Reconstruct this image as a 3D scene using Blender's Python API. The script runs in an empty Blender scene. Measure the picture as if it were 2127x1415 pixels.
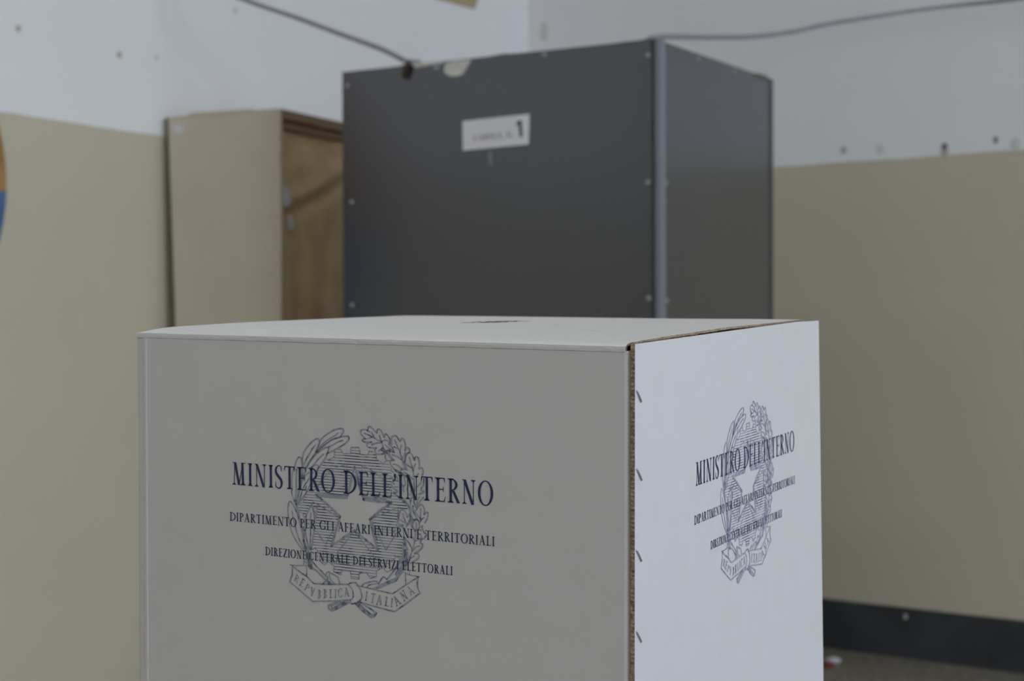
import bpy, math, random
from mathutils import Vector, Matrix, noise
from mathutils.geometry import tessellate_polygon
random.seed(7)
V = Vector
SC = bpy.context.scene
COL = SC.collection

# ---------------------------------------------------------------- camera
CAM_LOC = V((0, 0, 1.25))
cam = bpy.data.cameras.new('camera')
cam.sensor_width = 36.0
cam.lens = 3283.07 / 2127 * 36.0
cam.clip_start = 0.05
cam.dof.use_dof = True
cam.dof.focus_distance = 1.18
cam.dof.aperture_fstop = 9.5
camo = bpy.data.objects.new('camera', cam)
COL.objects.link(camo)
R_ = V((1.0, -0.00003, -0.003)).normalized()
F_ = V((0.0, 0.99995, -0.0099)).normalized()
U_ = R_.cross(F_).normalized()
R_ = F_.cross(U_).normalized()
camo.matrix_world = Matrix(((R_.x, U_.x, -F_.x, 0), (R_.y, U_.y, -F_.y, 0), (R_.z, U_.z, -F_.z, 1.25), (0, 0, 0, 1)))
SC.camera = camo

# ---------------------------------------------------------------- world, daylight, exposure
CORNER = V((0.07523, 6.96703, 0))
DW = V((0.797, -0.60398, 0)).normalized()      # along the right wall, away from the corner
DL = V((DW.y, -DW.x, 0)).normalized()          # along the left wall, away from the corner
def RM(u, v, z): return CORNER + u * DW + v * DL + V((0, 0, z))
UMAX, VMAX, ZMAX = 10.5, 9.0, 3.7

w = bpy.data.worlds.new('world'); SC.world = w
w.use_nodes = True
bg = w.node_tree.nodes['Background']
bg.inputs[0].default_value = (0.72, 0.82, 1.0, 1)
bg.inputs[1].default_value = 1.0
WINDOWS = [(2.7, 4.1), (4.5, 5.9)]     # openings in the window wall (v range)
WZ0, WZ1 = 1.55, 3.45
def area(name, loc, direction, sx, sy, power, color):
    l = bpy.data.lights.new(name, 'AREA'); l.shape = 'RECTANGLE'; l.size = sx; l.size_y = sy
    l.energy = power; l.color = color
    o = bpy.data.objects.new(name, l); COL.objects.link(o)
    o.location = loc; o.rotation_euler = V(direction).to_track_quat('-Z', 'Y').to_euler()
    return o
POW = [320, 290]
for (v0, v1), pw in zip(WINDOWS, POW):
    area('daylight', RM(UMAX + 0.30, (v0 + v1) / 2, (WZ0 + WZ1) / 2), -DW, WZ1 - WZ0, v1 - v0, pw, (0.76, 0.845, 1.0))
# unseen overhead lamps added as fill light, warm and weak
FILL_LAMPS = [(2.6, 6.9), (5.0, 6.9), (2.2, 4.2), (4.6, 4.2)]
FILL_POWER = 12
SC.view_settings.view_transform = 'Standard'
SC.view_settings.look = 'None'
SC.view_settings.gamma = 1.0
SC.view_settings.use_curve_mapping = False
SC.view_settings.exposure = 0.0
SC.cycles.use_denoising = True
SC.cycles.max_bounces = 12
SC.cycles.diffuse_bounces = 8

# ---------------------------------------------------------------- materials
def s2l(c):
    return tuple(((x / 255) / 12.92 if x / 255 <= .04045 else ((x / 255 + .055) / 1.055) ** 2.4) for x in c)
def mat(name, base, rough=.7, base2=None, nscale=30, detail=4, lo=.35, hi=.65, bump=0, bscale=200, metallic=0, spec=.3, stretch=(1, 1, 1), coat=0):
    m = bpy.data.materials.new(name); m.use_nodes = True
    nt = m.node_tree; b = nt.nodes['Principled BSDF']
    b.inputs['Base Color'].default_value = (*base, 1)
    b.inputs['Roughness'].default_value = rough
    b.inputs['Metallic'].default_value = metallic
    b.inputs['Specular IOR Level'].default_value = spec
    b.inputs['Coat Weight'].default_value = coat; b.inputs['Coat Roughness'].default_value = .22
    tc = nt.nodes.new('ShaderNodeTexCoord'); mp = nt.nodes.new('ShaderNodeMapping')
    mp.inputs['Scale'].default_value = stretch
    nt.links.new(tc.outputs['Object'], mp.inputs['Vector'])
    if base2 is not None:
        n = nt.nodes.new('ShaderNodeTexNoise'); n.inputs['Scale'].default_value = nscale; n.inputs['Detail'].default_value = detail
        r = nt.nodes.new('ShaderNodeValToRGB')
        r.color_ramp.elements[0].position = lo; r.color_ramp.elements[0].color = (*base, 1)
        r.color_ramp.elements[1].position = hi; r.color_ramp.elements[1].color = (*base2, 1)
        nt.links.new(mp.outputs[0], n.inputs['Vector']); nt.links.new(n.outputs['Fac'], r.inputs[0])
        nt.links.new(r.outputs[0], b.inputs['Base Color'])
    if bump:
        n2 = nt.nodes.new('ShaderNodeTexNoise'); n2.inputs['Scale'].default_value = bscale; n2.inputs['Detail'].default_value = 5
        bp = nt.nodes.new('ShaderNodeBump'); bp.inputs['Strength'].default_value = 1; bp.inputs['Distance'].default_value = bump
        nt.links.new(mp.outputs[0], n2.inputs['Vector']); nt.links.new(n2.outputs['Fac'], bp.inputs['Height'])
        nt.links.new(bp.outputs[0], b.inputs['Normal'])
    return m

M_CARD = mat('white_coated_card', (.575, .575, .58), .45, (.565, .563, .562), 45, 6, bump=.00008, bscale=500, spec=.5)
M_KRAFT = mat('raw_kraft_edge', (.40, .32, .235), .9, (.17, .12, .08), 300, 4, bump=.0006, bscale=700)
M_KRAFT_SHADE = mat('kraft_shaded_inside', (.12, .085, .055), .95)  # kraft colour darkened so the corner hole and slot look shaded
M_INK = mat('navy_print_ink', (.030, .042, .110), .6, (.022, .030, .085), 300, 2)
M_EMB = mat('emblem_print_ink', (.31, .325, .385), .65, (.13, .145, .225), 230, 3, lo=.51, hi=.63)
M_HATCH = mat('hatching_print_ink', (.30, .32, .38), .65, (.05, .06, .13), 90, 2, lo=.44, hi=.56, stretch=(1, 1, 1))
M_STAPLE = mat('staple_wire', (.42, .42, .45), .38, metallic=.9)
M_BOOTH = mat('grey_laminate', (.028, .032, .043), .24, (.0265, .030, .040), 3, 2, spec=.9, coat=.8)
M_BOOTH2 = mat('grey_laminate_side', (.028, .032, .043), .24, (.0265, .030, .040), 3, 2, spec=.9, coat=.8)
M_PROFILE = mat('pale_metal_profile', (.235, .25, .285), .40, metallic=.25, spec=.5)
M_STRIPSHADE = mat('painted_shadow_strip', (.03, .033, .037), .6)
M_SCREW = mat('screw_cap_metal', (.34, .36, .36), .4, metallic=.5)
M_PLATE = mat('white_plate_card', (.72, .71, .74), .5, (.68, .68, .70), 12, 3)
M_BLACK = mat('black_print', (.012, .012, .012), .6)
M_FAINT = mat('faded_grey_print', (.20, .19, .19), .6)
M_TAPE = mat('torn_paper_tape', (.62, .62, .57), .6, (.52, .52, .48), 60, 3)
M_CLEAR = mat('grubby_tape_mark', (.19, .20, .205), .5)
M_TIE = mat('dark_brown_twine', (.035, .022, .016), .9, (.06, .035, .02), 90, 3)
M_CABLE = mat('grey_cable_sheath', (.27, .28, .30), .5)
M_BEIGE = mat('beige_laminate', (.63, .575, .46), .6, (.61, .555, .44), 7, 3, spec=.3)
M_GAPSHADE = mat('olive_gap_shade', (.105, .098, .075), .7)
M_BROWN = mat('brown_kraft_paper', (.76, .56, .33), .75, (.64, .46, .265), 9, 5, bump=.003, bscale=14)
M_RAIL = mat('light_brown_rail', (.34, .235, .14), .7, (.27, .18, .105), 20, 4, stretch=(1, 1, 8))
M_SLATE = mat('dark_slate_skirting', (.040, .042, .045), .5, (.060, .064, .070), 5, 5, bump=.0004, bscale=90)
M_ORANGE = mat('orange_painted_card', (.42, .235, .085), .7, (.33, .18, .07), 10, 3)
M_BLUE = mat('blue_painted_card', (.085, .165, .33), .7, (.065, .13, .26), 10, 3)
M_CHIP = mat('bare_wood_chip', (.20, .175, .14), .85, (.13, .11, .085), 60, 3)
M_TAN = mat('tan_paper', (.50, .39, .235), .8, (.45, .35, .21), 14, 3)
M_CEIL = mat('white_ceiling_paint', (.84, .84, .83), .9, (.81, .81, .80), 3, 3)
M_FRAME = mat('white_window_paint', (.70, .70, .69), .5)
M_TABLE = mat('pale_table_laminate', (.45, .40, .32), .5, (.40, .35, .28), 6, 4)
M_TLEG = mat('grey_table_steel', (.20, .21, .22), .4, metallic=.6)
M_HOLE = mat('dark_plug_hole', (.12, .115, .105), .9, (.22, .22, .20), 70, 3)
M_PATCH = mat('old_filler_patch', (.72, .72, .69), .9, (.64, .64, .61), 50, 3)
M_PATCHD = mat('beige_paint_dab', (.42, .41, .36), .9, (.52, .51, .47), 50, 3)
M_RED = mat('red_scrap_print', (.30, .03, .03), .6)
M_SCRAP = mat('white_scrap_paper', (.62, .63, .66), .7)

def glass_mat():
    m = bpy.data.materials.new('window_glass'); m.use_nodes = True
    nt = m.node_tree; nt.nodes.clear()
    o = nt.nodes.new('ShaderNodeOutputMaterial'); mx = nt.nodes.new('ShaderNodeMixShader')
    t = nt.nodes.new('ShaderNodeBsdfTransparent'); g = nt.nodes.new('ShaderNodeBsdfGlossy')
    g.inputs['Roughness'].default_value = .02; mx.inputs[0].default_value = .06
    t.inputs[0].default_value = (.97, .98, .98, 1)
    nt.links.new(t.outputs[0], mx.inputs[1]); nt.links.new(g.outputs[0], mx.inputs[2]); nt.links.new(mx.outputs[0], o.inputs[0])
    return m
M_GLASS = glass_mat()
def fill_lamp_mat():
    m = bpy.data.materials.new('fill_lamp_diffuser'); m.use_nodes = True
    b = m.node_tree.nodes['Principled BSDF']
    b.inputs['Base Color'].default_value = (.8, .8, .8, 1)
    return m
M_FILL_LAMP = fill_lamp_mat()

def wall_mat(name, zline, slope, upper, upper2, lower, lower2):
    """one wall, two coats of paint: white above, beige gloss below a hand-painted line"""
    m = bpy.data.materials.new(name); m.use_nodes = True
    nt = m.node_tree; b = nt.nodes['Principled BSDF']
    tc = nt.nodes.new('ShaderNodeTexCoord'); sx = nt.nodes.new('ShaderNodeSeparateXYZ')
    nt.links.new(tc.outputs['Object'], sx.inputs[0])
    n = nt.nodes.new('ShaderNodeTexNoise'); n.inputs['Scale'].default_value = 3.2; n.inputs['Detail'].default_value = 4
    nt.links.new(tc.outputs['Object'], n.inputs['Vector'])
    def math_(op, a, c):
        x = nt.nodes.new('ShaderNodeMath'); x.operation = op
        for i, q in enumerate((a, c)):
            if isinstance(q, (int, float)): x.inputs[i].default_value = q
            else: nt.links.new(q, x.inputs[i])
        return x.outputs[0]
    zz = math_('ADD', sx.outputs['Z'], math_('MULTIPLY', math_('SUBTRACT', n.outputs['Fac'], .5), .012))
    zz = math_('SUBTRACT', zz, math_('MULTIPLY', sx.outputs['X'], slope))
    fac = math_('GREATER_THAN', zz, zline)
    n2 = nt.nodes.new('ShaderNodeTexNoise'); n2.inputs['Scale'].default_value = 1.7; n2.inputs['Detail'].default_value = 5
    nt.links.new(tc.outputs['Object'], n2.inputs['Vector'])
    def ramp(c1, c2):
        r = nt.nodes.new('ShaderNodeValToRGB')
        r.color_ramp.elements[0].position = .35; r.color_ramp.elements[0].color = (*c1, 1)
        r.color_ramp.elements[1].position = .65; r.color_ramp.elements[1].color = (*c2, 1)
        nt.links.new(n2.outputs['Fac'], r.inputs[0]); return r.outputs[0]
    mx = nt.nodes.new('ShaderNodeMix'); mx.data_type = 'RGBA'
    nt.links.new(fac, mx.inputs[0]); nt.links.new(ramp(lower, lower2), mx.inputs[6]); nt.links.new(ramp(upper, upper2), mx.inputs[7])
    nt.links.new(mx.outputs[2], b.inputs['Base Color'])
    rg = math_('ADD', math_('MULTIPLY', fac, .35), .5)
    nt.links.new(rg, b.inputs['Roughness'])
    b.inputs['Specular IOR Level'].default_value = .3
    n3 = nt.nodes.new('ShaderNodeTexNoise'); n3.inputs['Scale'].default_value = 14; n3.inputs['Detail'].default_value = 6
    nt.links.new(tc.outputs['Object'], n3.inputs['Vector'])
    bp = nt.nodes.new('ShaderNodeBump'); bp.inputs['Distance'].default_value = .0015; bp.inputs['Strength'].default_value = .8
    nt.links.new(n3.outputs['Fac'], bp.inputs['Height']); nt.links.new(bp.outputs[0], b.inputs['Normal'])
    return m
UP, UP2, LO_, LO2 = (.87, .87, .87), (.85, .85, .85), (.60, .55, .42), (.58, .53, .405)
M_WALL_L = wall_mat('wall_paint_left', 1.8345, .0255, UP, UP2, LO_, LO2)
M_WALL_R = wall_mat('wall_paint_right', 1.869, 0.0, UP, UP2, LO_, LO2)

def terrazzo():
    m = bpy.data.materials.new('terrazzo_floor'); m.use_nodes = True
    nt = m.node_tree; b = nt.nodes['Principled BSDF']; b.inputs['Roughness'].default_value = .45
    tc = nt.nodes.new('ShaderNodeTexCoord'); v = nt.nodes.new('ShaderNodeTexVoronoi'); v.inputs['Scale'].default_value = 100
    nt.links.new(tc.outputs['Object'], v.inputs['Vector'])
    r = nt.nodes.new('ShaderNodeValToRGB'); e = r.color_ramp.elements
    e[0].color = (.13, .115, .09, 1); e[1].color = (.34, .31, .26, 1)
    k = e.new(.5); k.color = (.20, .18, .14, 1)
    sp = nt.nodes.new('ShaderNodeSeparateColor'); nt.links.new(v.outputs['Color'], sp.inputs[0])
    nt.links.new(sp.outputs[0], r.inputs[0]); nt.links.new(r.outputs[0], b.inputs['Base Color'])
    return m
M_FLOOR = terrazzo()

# ---------------------------------------------------------------- object helpers
def wloc(o):
    p = V((0, 0, 0))
    while o is not None:
        p = p + V(o.location); o = o.parent
    return p
def mk(name, verts, faces, mats, parent=None, midx=None, smooth=False, loc=None, kind=None, label=None):
    """one mesh object from world-space vertices; loc = its own origin"""
    me = bpy.data.meshes.new(name)
    base = wloc(parent) if parent else V((0, 0, 0))
    org = V(loc) if loc is not None else (base if parent else V((0, 0, 0)))
    me.from_pydata([tuple(V(v) - org) for v in verts], [], faces)
    for m in (mats if isinstance(mats, (list, tuple)) else [mats]): me.materials.append(m)
    if midx: me.polygons.foreach_set('material_index', midx)
    if smooth: me.polygons.foreach_set('use_smooth', [True] * len(me.polygons))
    me.update()
    o = bpy.data.objects.new(name, me); COL.objects.link(o)
    if parent: o.parent = parent; o.location = org - base
    else: o.location = org
    if kind: o['kind'] = kind
    if label: o['label'] = label
    return o
def thing(name, label, cat, loc, group=None):
    o = bpy.data.objects.new(name, None); COL.objects.link(o); o.location = loc; o.empty_display_size = .05
    o['label'] = label; o['category'] = cat
    if group: o['group'] = group
    return o
def tag(o, label, cat, group=None):
    o['label'] = label; o['category'] = cat
    if group: o['group'] = group
class MB:
    def __init__(s): s.v = []; s.f = []; s.m = []
    def add(s, vs, fs, mi=0):
        n = len(s.v); s.v += [V(x) for x in vs]; s.f += [tuple(i + n for i in f) for f in fs]; s.m += [mi] * len(fs)
    def hexa(s, c8, mi=0):   # bottom 4 then top 4, same order
        s.add(c8, [(3, 2, 1, 0), (4, 5, 6, 7), (0, 1, 5, 4), (1, 2, 6, 5), (2, 3, 7, 6), (3, 0, 4, 7)], mi)
    def rbox(s, u0, u1, v0, v1, z0, z1, fn=RM, mi=0):
        s.hexa([fn(u0, v0, z0), fn(u1, v0, z0), fn(u1, v1, z0), fn(u0, v1, z0), fn(u0, v0, z1), fn(u1, v0, z1), fn(u1, v1, z1), fn(u0, v1, z1)], mi)
    def tube(s, pts, r, seg=8, mi=0):
        pts = [V(p) for p in pts]; n = len(pts); rs = r if isinstance(r, list) else [r] * n; rings = []
        up = V((0, 0, 1)); base = len(s.v); fs = []
        for i, p in enumerate(pts):
            t = (pts[min(i + 1, n - 1)] - pts[max(i - 1, 0)]).normalized()
            x = t.cross(up)
            if x.length < 1e-4: x = t.cross(V((1, 0, 0)))
            x.normalize(); y = x.cross(t)
            for k in range(seg):
                a = 2 * math.pi * k / seg; rings.append(p + rs[i] * (math.cos(a) * x + math.sin(a) * y))
        for i in range(n - 1):
            for k in range(seg):
                k2 = (k + 1) % seg; fs.append((i * seg + k, i * seg + k2, (i + 1) * seg + k2, (i + 1) * seg + k))
        fs.append(tuple(range(seg))[::-1]); fs.append(tuple((n - 1) * seg + k for k in range(seg)))
        s.add(rings, fs, mi)
    def build(s, name, mats, parent=None, smooth=False, loc=None, kind=None, label=None):
        return mk(name, s.v, s.f, mats, parent, s.m, smooth, loc, kind, label)
def catmull(P, n=8, closed=False):
    P = [V(p) for p in P]; out = []
    N = len(P)
    for i in range(N - 1):
        p0 = P[max(i - 1, 0)]; p1 = P[i]; p2 = P[i + 1]; p3 = P[min(i + 2, N - 1)]
        for k in range(n):
            t = k / n
            out.append(.5 * ((2 * p1) + (-p0 + p2) * t + (2 * p0 - 5 * p1 + 4 * p2 - p3) * t * t + (-p0 + 3 * p1 - 3 * p2 + p3) * t ** 3))
    out.append(P[-1]); return out

# ================================================================= SETTING
T = .22
mb = MB(); mb.rbox(-T, UMAX + T, -T, VMAX + T, -.15, 0); mb.build('floor', M_FLOOR, kind='structure')
mb = MB(); mb.rbox(-T, UMAX + T, -T, VMAX + T, ZMAX, ZMAX + .2); mb.build('ceiling', M_CEIL, kind='structure')

def wall_obj(name, boxes, m, org, ax):
    """wall built of boxes given in room coordinates; object x axis runs along the wall"""
    mb = MB()
    for b in boxes: mb.rbox(*b)
    o = mb.build(name, m, kind='structure', loc=org)
    ang = math.atan2(ax.y, ax.x); R = Matrix.Rotation(-ang, 3, 'Z')
    for v in o.data.vertices: v.co = R @ v.co
    o.rotation_euler = (0, 0, ang)
    return o
wr = wall_obj('wall_right', [(0, UMAX, -T, 0, 0, ZMAX)], M_WALL_R, RM(0, 0, 0), DW)
wl = wall_obj('wall_left', [(-T, 0, -T, VMAX + T, 0, ZMAX)], M_WALL_L, RM(0, 0, 0), DL)
wk = wall_obj('wall_back', [(0, UMAX, VMAX, VMAX + T, 0, ZMAX)], M_WALL_R, RM(0, VMAX, 0), DW)
bx = [(UMAX, UMAX + T, -T, VMAX + T, 0, WZ0), (UMAX, UMAX + T, -T, VMAX + T, WZ1, ZMAX)]
ed = [-T] + [q for w_ in WINDOWS for q in w_] + [VMAX + T]
for i in range(0, len(ed), 2): bx.append((UMAX, UMAX + T, ed[i], ed[i + 1], WZ0, WZ1))
ww = wall_obj('wall_window', bx, M_WALL_R, RM(UMAX, 0, 0), DL)
for i, (v0, v1) in enumerate(WINDOWS):
    we = bpy.data.objects.new('window_%d' % (i + 1), None); COL.objects.link(we)
    we.location = RM(UMAX + .08, (v0 + v1) / 2, WZ0); we['kind'] = 'structure'
    mb = MB(); a = .06
    for q in ((v0, v1, WZ0, WZ0 + a), (v0, v1, WZ1 - a, WZ1), (v0, v0 + a, WZ0 + a, WZ1 - a), (v1 - a, v1, WZ0 + a, WZ1 - a), ((v0 + v1) / 2 - .04, (v0 + v1) / 2 + .04, WZ0 + a, WZ1 - a), (v0 + a, (v0 + v1) / 2 - .04, 2.7, 2.75), ((v0 + v1) / 2 + .04, v1 - a, 2.7, 2.75)):
        mb.rbox(UMAX + .06, UMAX + .12, *q)
    mb.build('window_frame', M_FRAME, we)
    for s0, s1 in ((v0 + a, (v0 + v1) / 2 - .04), ((v0 + v1) / 2 + .04, v1 - a)):
        for z0, z1 in ((WZ0 + a, 2.7), (2.75, WZ1 - a)):
            mb = MB(); mb.rbox(UMAX + .088, UMAX + .092, s0, s1, z0, z1); mb.build('pane', M_GLASS, we)
    mb = MB(); mb.rbox(UMAX - .06, UMAX + .06, v0 - .05, v1 + .05, WZ0 - .03, WZ0); mb.build('window_sill', M_FRAME, we)
# skirting
def skirting(name, u0, u1, v0, v1, uaxis):
    mb = MB(); L = (u1 - u0) if uaxis else (v1 - v0); 
    mb.rbox(u0, u1, v0, v1, 0, .182)
    top = []
    # rounded upper arris as a thin second course
    if uaxis: mb.rbox(u0, u1, v0, v1 - .004, .182, .1865)
    else: mb.rbox(u0, u1 - .004, v0, v1, .182, .1865)
    return mb.build(name, M_SLATE, kind='structure')
skr = skirting('baseboard_right', .018, UMAX, 0, .018, True)

# ---- old plugs, holes and filler dabs on the two walls
def blob(name, wall, u, z, ru, rz, m, side, thick=.002, seed=0):
    n = 14; vs = []; fs = []
    for k in range(n):
        a = 2 * math.pi * k / n
        j = 1 + .28 * noise.noise(V((math.cos(a) * 1.3 + seed * 3.1, math.sin(a) * 1.3, seed)))
        du, dz = ru * j * math.cos(a), rz * j * math.sin(a)
        for t in (0, thick):
            vs.append(RM(u + du * (1 if t == 0 else .8), t, z + dz * (1 if t == 0 else .8)) if side == 'R' else RM(t, u + du * (1 if t == 0 else .8), z + dz * (1 if t == 0 else .8)))
    for k in range(n):
        k2 = (k + 1) % n; fs.append((2 * k, 2 * k2, 2 * k2 + 1, 2 * k + 1))
    fs.append(tuple(2 * k + 1 for k in range(n)))
    o = mk(name, vs, fs, m); 
    # parent keeping place
    o.parent = wall; o.matrix_parent_inverse = wall.matrix_basis.inverted()
    return o
blob('plug_hole', wr, 1.5012, 1.9155, .012, .014, M_PATCHD, 'R', seed=1)
blob('filler_patch', wr, 1.6506, 1.9088, .016, .020, M_PATCH, 'R', seed=2)
blob('plug_hole', wr, 1.9036, 1.9003, .013, .014, M_HOLE, 'R', seed=3)
blob('paint_dab', wr, 1.9036, 1.881, .016, .016, M_PATCHD, 'R', .0012, seed=8)
blob('plug_hole', wr, 2.0946, 1.9109, .009, .014, M_HOLE, 'R', seed=4)
blob('filler_patch', wr, 2.1683, 1.8934, .020, .026, M_PATCH, 'R', seed=5)
blob('filler_patch', wr, .0861, 2.5319, .022, .045, M_PATCH, 'R', seed=6)
blob('filler_patch', wr, .95, 2.24, .05, .020, M_PATCH, 'R', seed=7)
blob('plug_hole', wl, 2.6329, 2.1663, .011, .011, M_PATCHD, 'L', seed=11)
blob('filler_patch', wl, 2.2455, 2.1370, .011, .011, M_PATCHD, 'L', seed=12)
blob('filler_patch', wl, 2.0906, 2.1481, .010, .010, M_PATCH, 'L', seed=13)
blob('filler_patch', wl, 1.7360, 2.3612, .014, .014, M_PATCH, 'L', seed=14)
o = blob('chip', skr, 1.7589, .1556, .010, .012, M_PATCHD, 'R', .0205, seed=15)

# ================================================================= BALLOT BOX
NW = V((0.08234, 1.09989, 1.23358))
AX = V((-0.88359, 0.46773, 0.02228)).normalized()
BX_ = V((0.46826, 0.88254, 0.04314)).normalized()
CX = V((0.00051, 0.04856, -0.99882)).normalized()
WL, WR = .44602, .43073
ZT = .762                                       # table top
def BP(p, q, r):
    """box coordinates (along the front, along the side, down) to world; the card bellies out slightly lower down"""
    rr = max(r, 0)
    p2 = p + .0160 * rr * max(p / WL, 0) ** 3
    p2 -= .0215 * rr * (max(q, 0) / WR) ** 2.5 * max(0, 1 - max(p, 0) / WL)
    return NW + p2 * AX + q * BX_ + r * CX
def rbottom(p, q): return (NW.z + p * AX.z + q * BX_.z - ZT) / -CX.z
box = thing('ballot_box', 'large white cardboard ballot box printed with a state emblem, in front of the grey booth', 'ballot box', (NW + .22 * AX + .215 * BX_ - V((0, 0, NW.z - ZT)) * 1.0))
box.location.z = ZT
def sheet(name, prof, r0, thick, mats, nr=14, inner=None, rtop=None, parent=box, wob=0, edge_mi=1):
    """upright card wall: profile in (p,q) outer skin, offset inwards by thick"""
    n = len(prof); inn = []
    for i in range(n):
        a = V((*prof[max(i - 1, 0)], 0)); b = V((*prof[min(i + 1, n - 1)], 0)); t = (b - a).normalized()
        nn = V((-t.y, t.x, 0)) * thick
        inn.append((prof[i][0] + nn.x * inner, prof[i][1] + nn.y * inner))
    vs = []; fs = []; mi = []
    def rt(i): return rtop[i] if rtop else r0
    for k in range(nr + 1):
        for side in (prof, inn):
            for i, (p, q) in enumerate(side):
                rb = rbottom(p, q); t = k / nr; r = rt(i) + (rb - rt(i)) * t
                vs.append(BP(p, q, r))
    def idx(k, s_, i): return k * 2 * n + s_ * n + i
    for k in range(nr):
        for i in range(n - 1):
            fs.append((idx(k, 0, i), idx(k + 1, 0, i), idx(k + 1, 0, i + 1), idx(k, 0, i + 1))); mi.append(0)
            fs.append((idx(k, 1, i), idx(k, 1, i + 1), idx(k + 1, 1, i + 1), idx(k + 1, 1, i))); mi.append(2)
        for i in (0, n - 1):
            f = (idx(k, 0, i), idx(k, 1, i), idx(k + 1, 1, i), idx(k + 1, 0, i)); fs.append(f if i == 0 else f[::-1]); mi.append(edge_mi)
    for k in (0, nr):
        for i in range(n - 1):
            f = (idx(k, 0, i), idx(k, 0, i + 1), idx(k, 1, i + 1), idx(k, 1, i)); fs.append(f if k == 0 else f[::-1]); mi.append(edge_mi)
    return mk(name, vs, fs, mats, parent, mi)
CM = [M_CARD, M_KRAFT, M_KRAFT_SHADE]
# front wall: folded corners, faint pressed crease beside the left fold
pf = [(.0012, .0100), (.0006, .0050), (.0010, .0022), (.0024, .0006), (.0045, 0)]
pf += [(WL * t, 0) for t in (.05, .15, .3, .45, .6, .75, .88)]
pf += [(WL - .0125, 0), (WL - .0112, -.0004), (WL - .0095, -.0004), (WL - .0080, .0001), (WL - .0035, .0004), (WL - .0012, .0014), (WL - .0002, .0035), (WL, .007)]
front = sheet('front_wall', pf, .0022, .003, CM, nr=22, inner=1)
left = sheet('left_wall', [(WL, .0071), (WL, .14), (WL, .28), (WL, WR - .005)], .001, .003, CM, nr=8, inner=1)
back = sheet('back_wall', [(WL, WR - .0005), (.3, WR - .0005), (.15, WR - .0005), (.0008, WR - .0005)], .003, .003, CM, nr=8, inner=1)
# side wall: separate outer sheet with a raw corrugated cut edge
qs = [.0006, .004] + [.02 + (WR - .02) * t / 12 for t in range(13)]
def side_top(q): return -.0028 + (.0018 * max(0, (q - .36) / .07) if q > .36 else 0)
side = sheet('side_wall', [(-.0033, q) for q in qs][::-1], 0, .0034, CM, nr=22, inner=1, rtop=[side_top(q) for q in qs][::-1])
# fluting of the raw vertical edge: many little paper ridges
mb = MB()
for k in range(150):
    r = .003 + k * .0031
    if r > .46: break
    for (p0, p1, q0) in ((-.0030, -.0004, -.0002),):
        c = [BP(p0, q0, r), BP(p1, q0, r), BP(p1, .0008, r), BP(p0, .0008, r), BP(p0 + .0003, q0, r + .0014), BP(p1, q0, r + .0014), BP(p1, .0008, r + .0014), BP(p0 + .0003, .0008, r + .0014)]
        mb.hexa(c[4:] + c[:4])
mb.build('flute_ridges', M_KRAFT, box, kind='stuff')

# lid: gently sprung sheet (heights measured at its four edges), folded over the front, raw torn edge on the right
def interp(tab, x):
    if x <= tab[0][0]: return tab[0][1]
    for (a, b), (c, d) in zip(tab, tab[1:]):
        if x <= c: t = (x - a) / (c - a); return b + (d - b) * t
    return tab[-1][1]
TR = [(0, -.0018), (.012, -.0040), (.055, -.0047), (.12, -.0051), (.2, -.0057), (.27, -.0047), (.36, -.0040), (.39, -.0036), (.43, -.0014)]
TLf = [(0, -.0012), (.02, -.0030), (.04, -.0040), (.12, -.0037), (.21, -.0024), (.295, -.0010), (.38, .0006), (.43, .0018)]
TF = [(0, -.0018), (.1, -.0016), (.25, -.0013), (.4, -.0010), (.446, -.0012)]
TB = [(0, -.0014), (.05, -.0013), (.14, -.0003), (.25, .0003), (.36, .001), (.446, .0018)]
def lid_r(p, q):
    s = min(max(p / WL, 0), 1); t = min(max(q / WR, 0), 1)
    r = (1 - s) * interp(TR, q) + s * interp(TLf, q) + (1 - t) * interp(TF, p) + t * interp(TB, p)
    r -= (1 - s) * (1 - t) * TR[0][1] + s * (1 - t) * TLf[0][1] + (1 - s) * t * TR[-1][1] + s * t * TLf[-1][1]
    r += .00012 * noise.noise(V((p * 30, q * 30, 2)))
    # pressed crease running back from the front right corner
    d = abs((q - .03) - (p - .01) * 1.15) ; r += .00045 * math.exp(-(d / .004) ** 2) * (1 if .02 < p < .2 else 0)
    # lips of the posting slot: far lip sprung up, near lip pressed down
    ax, ay = p - .2535, q - .2050; t_ = (ax * -.395 + ay * .919) / .081; dist = ax * .919 + ay * .395
    if -.15 < t_ < 1.15:
        b_ = max(0, math.sin(math.pi * (t_ + .15) / 1.3)) ** 1.2
        r += -.0008 * b_ * math.exp(-abs(dist) / .020) if dist > 0 else .0005 * b_ * math.exp(-abs(dist) / .015)
    return r
ps = [.0002, .003, .008] + [.008 + (WL - .016) * i / 90 for i in range(1, 91)] + [WL - .004, WL - .0012, WL]
qf = [None, None, None, .004, .008, .014, .022, .032, .042] + [.042 + (WR - .044) * i / 78 for i in range(1, 79)] + [WR]
vs = []; fs = []; mi = []
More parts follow.
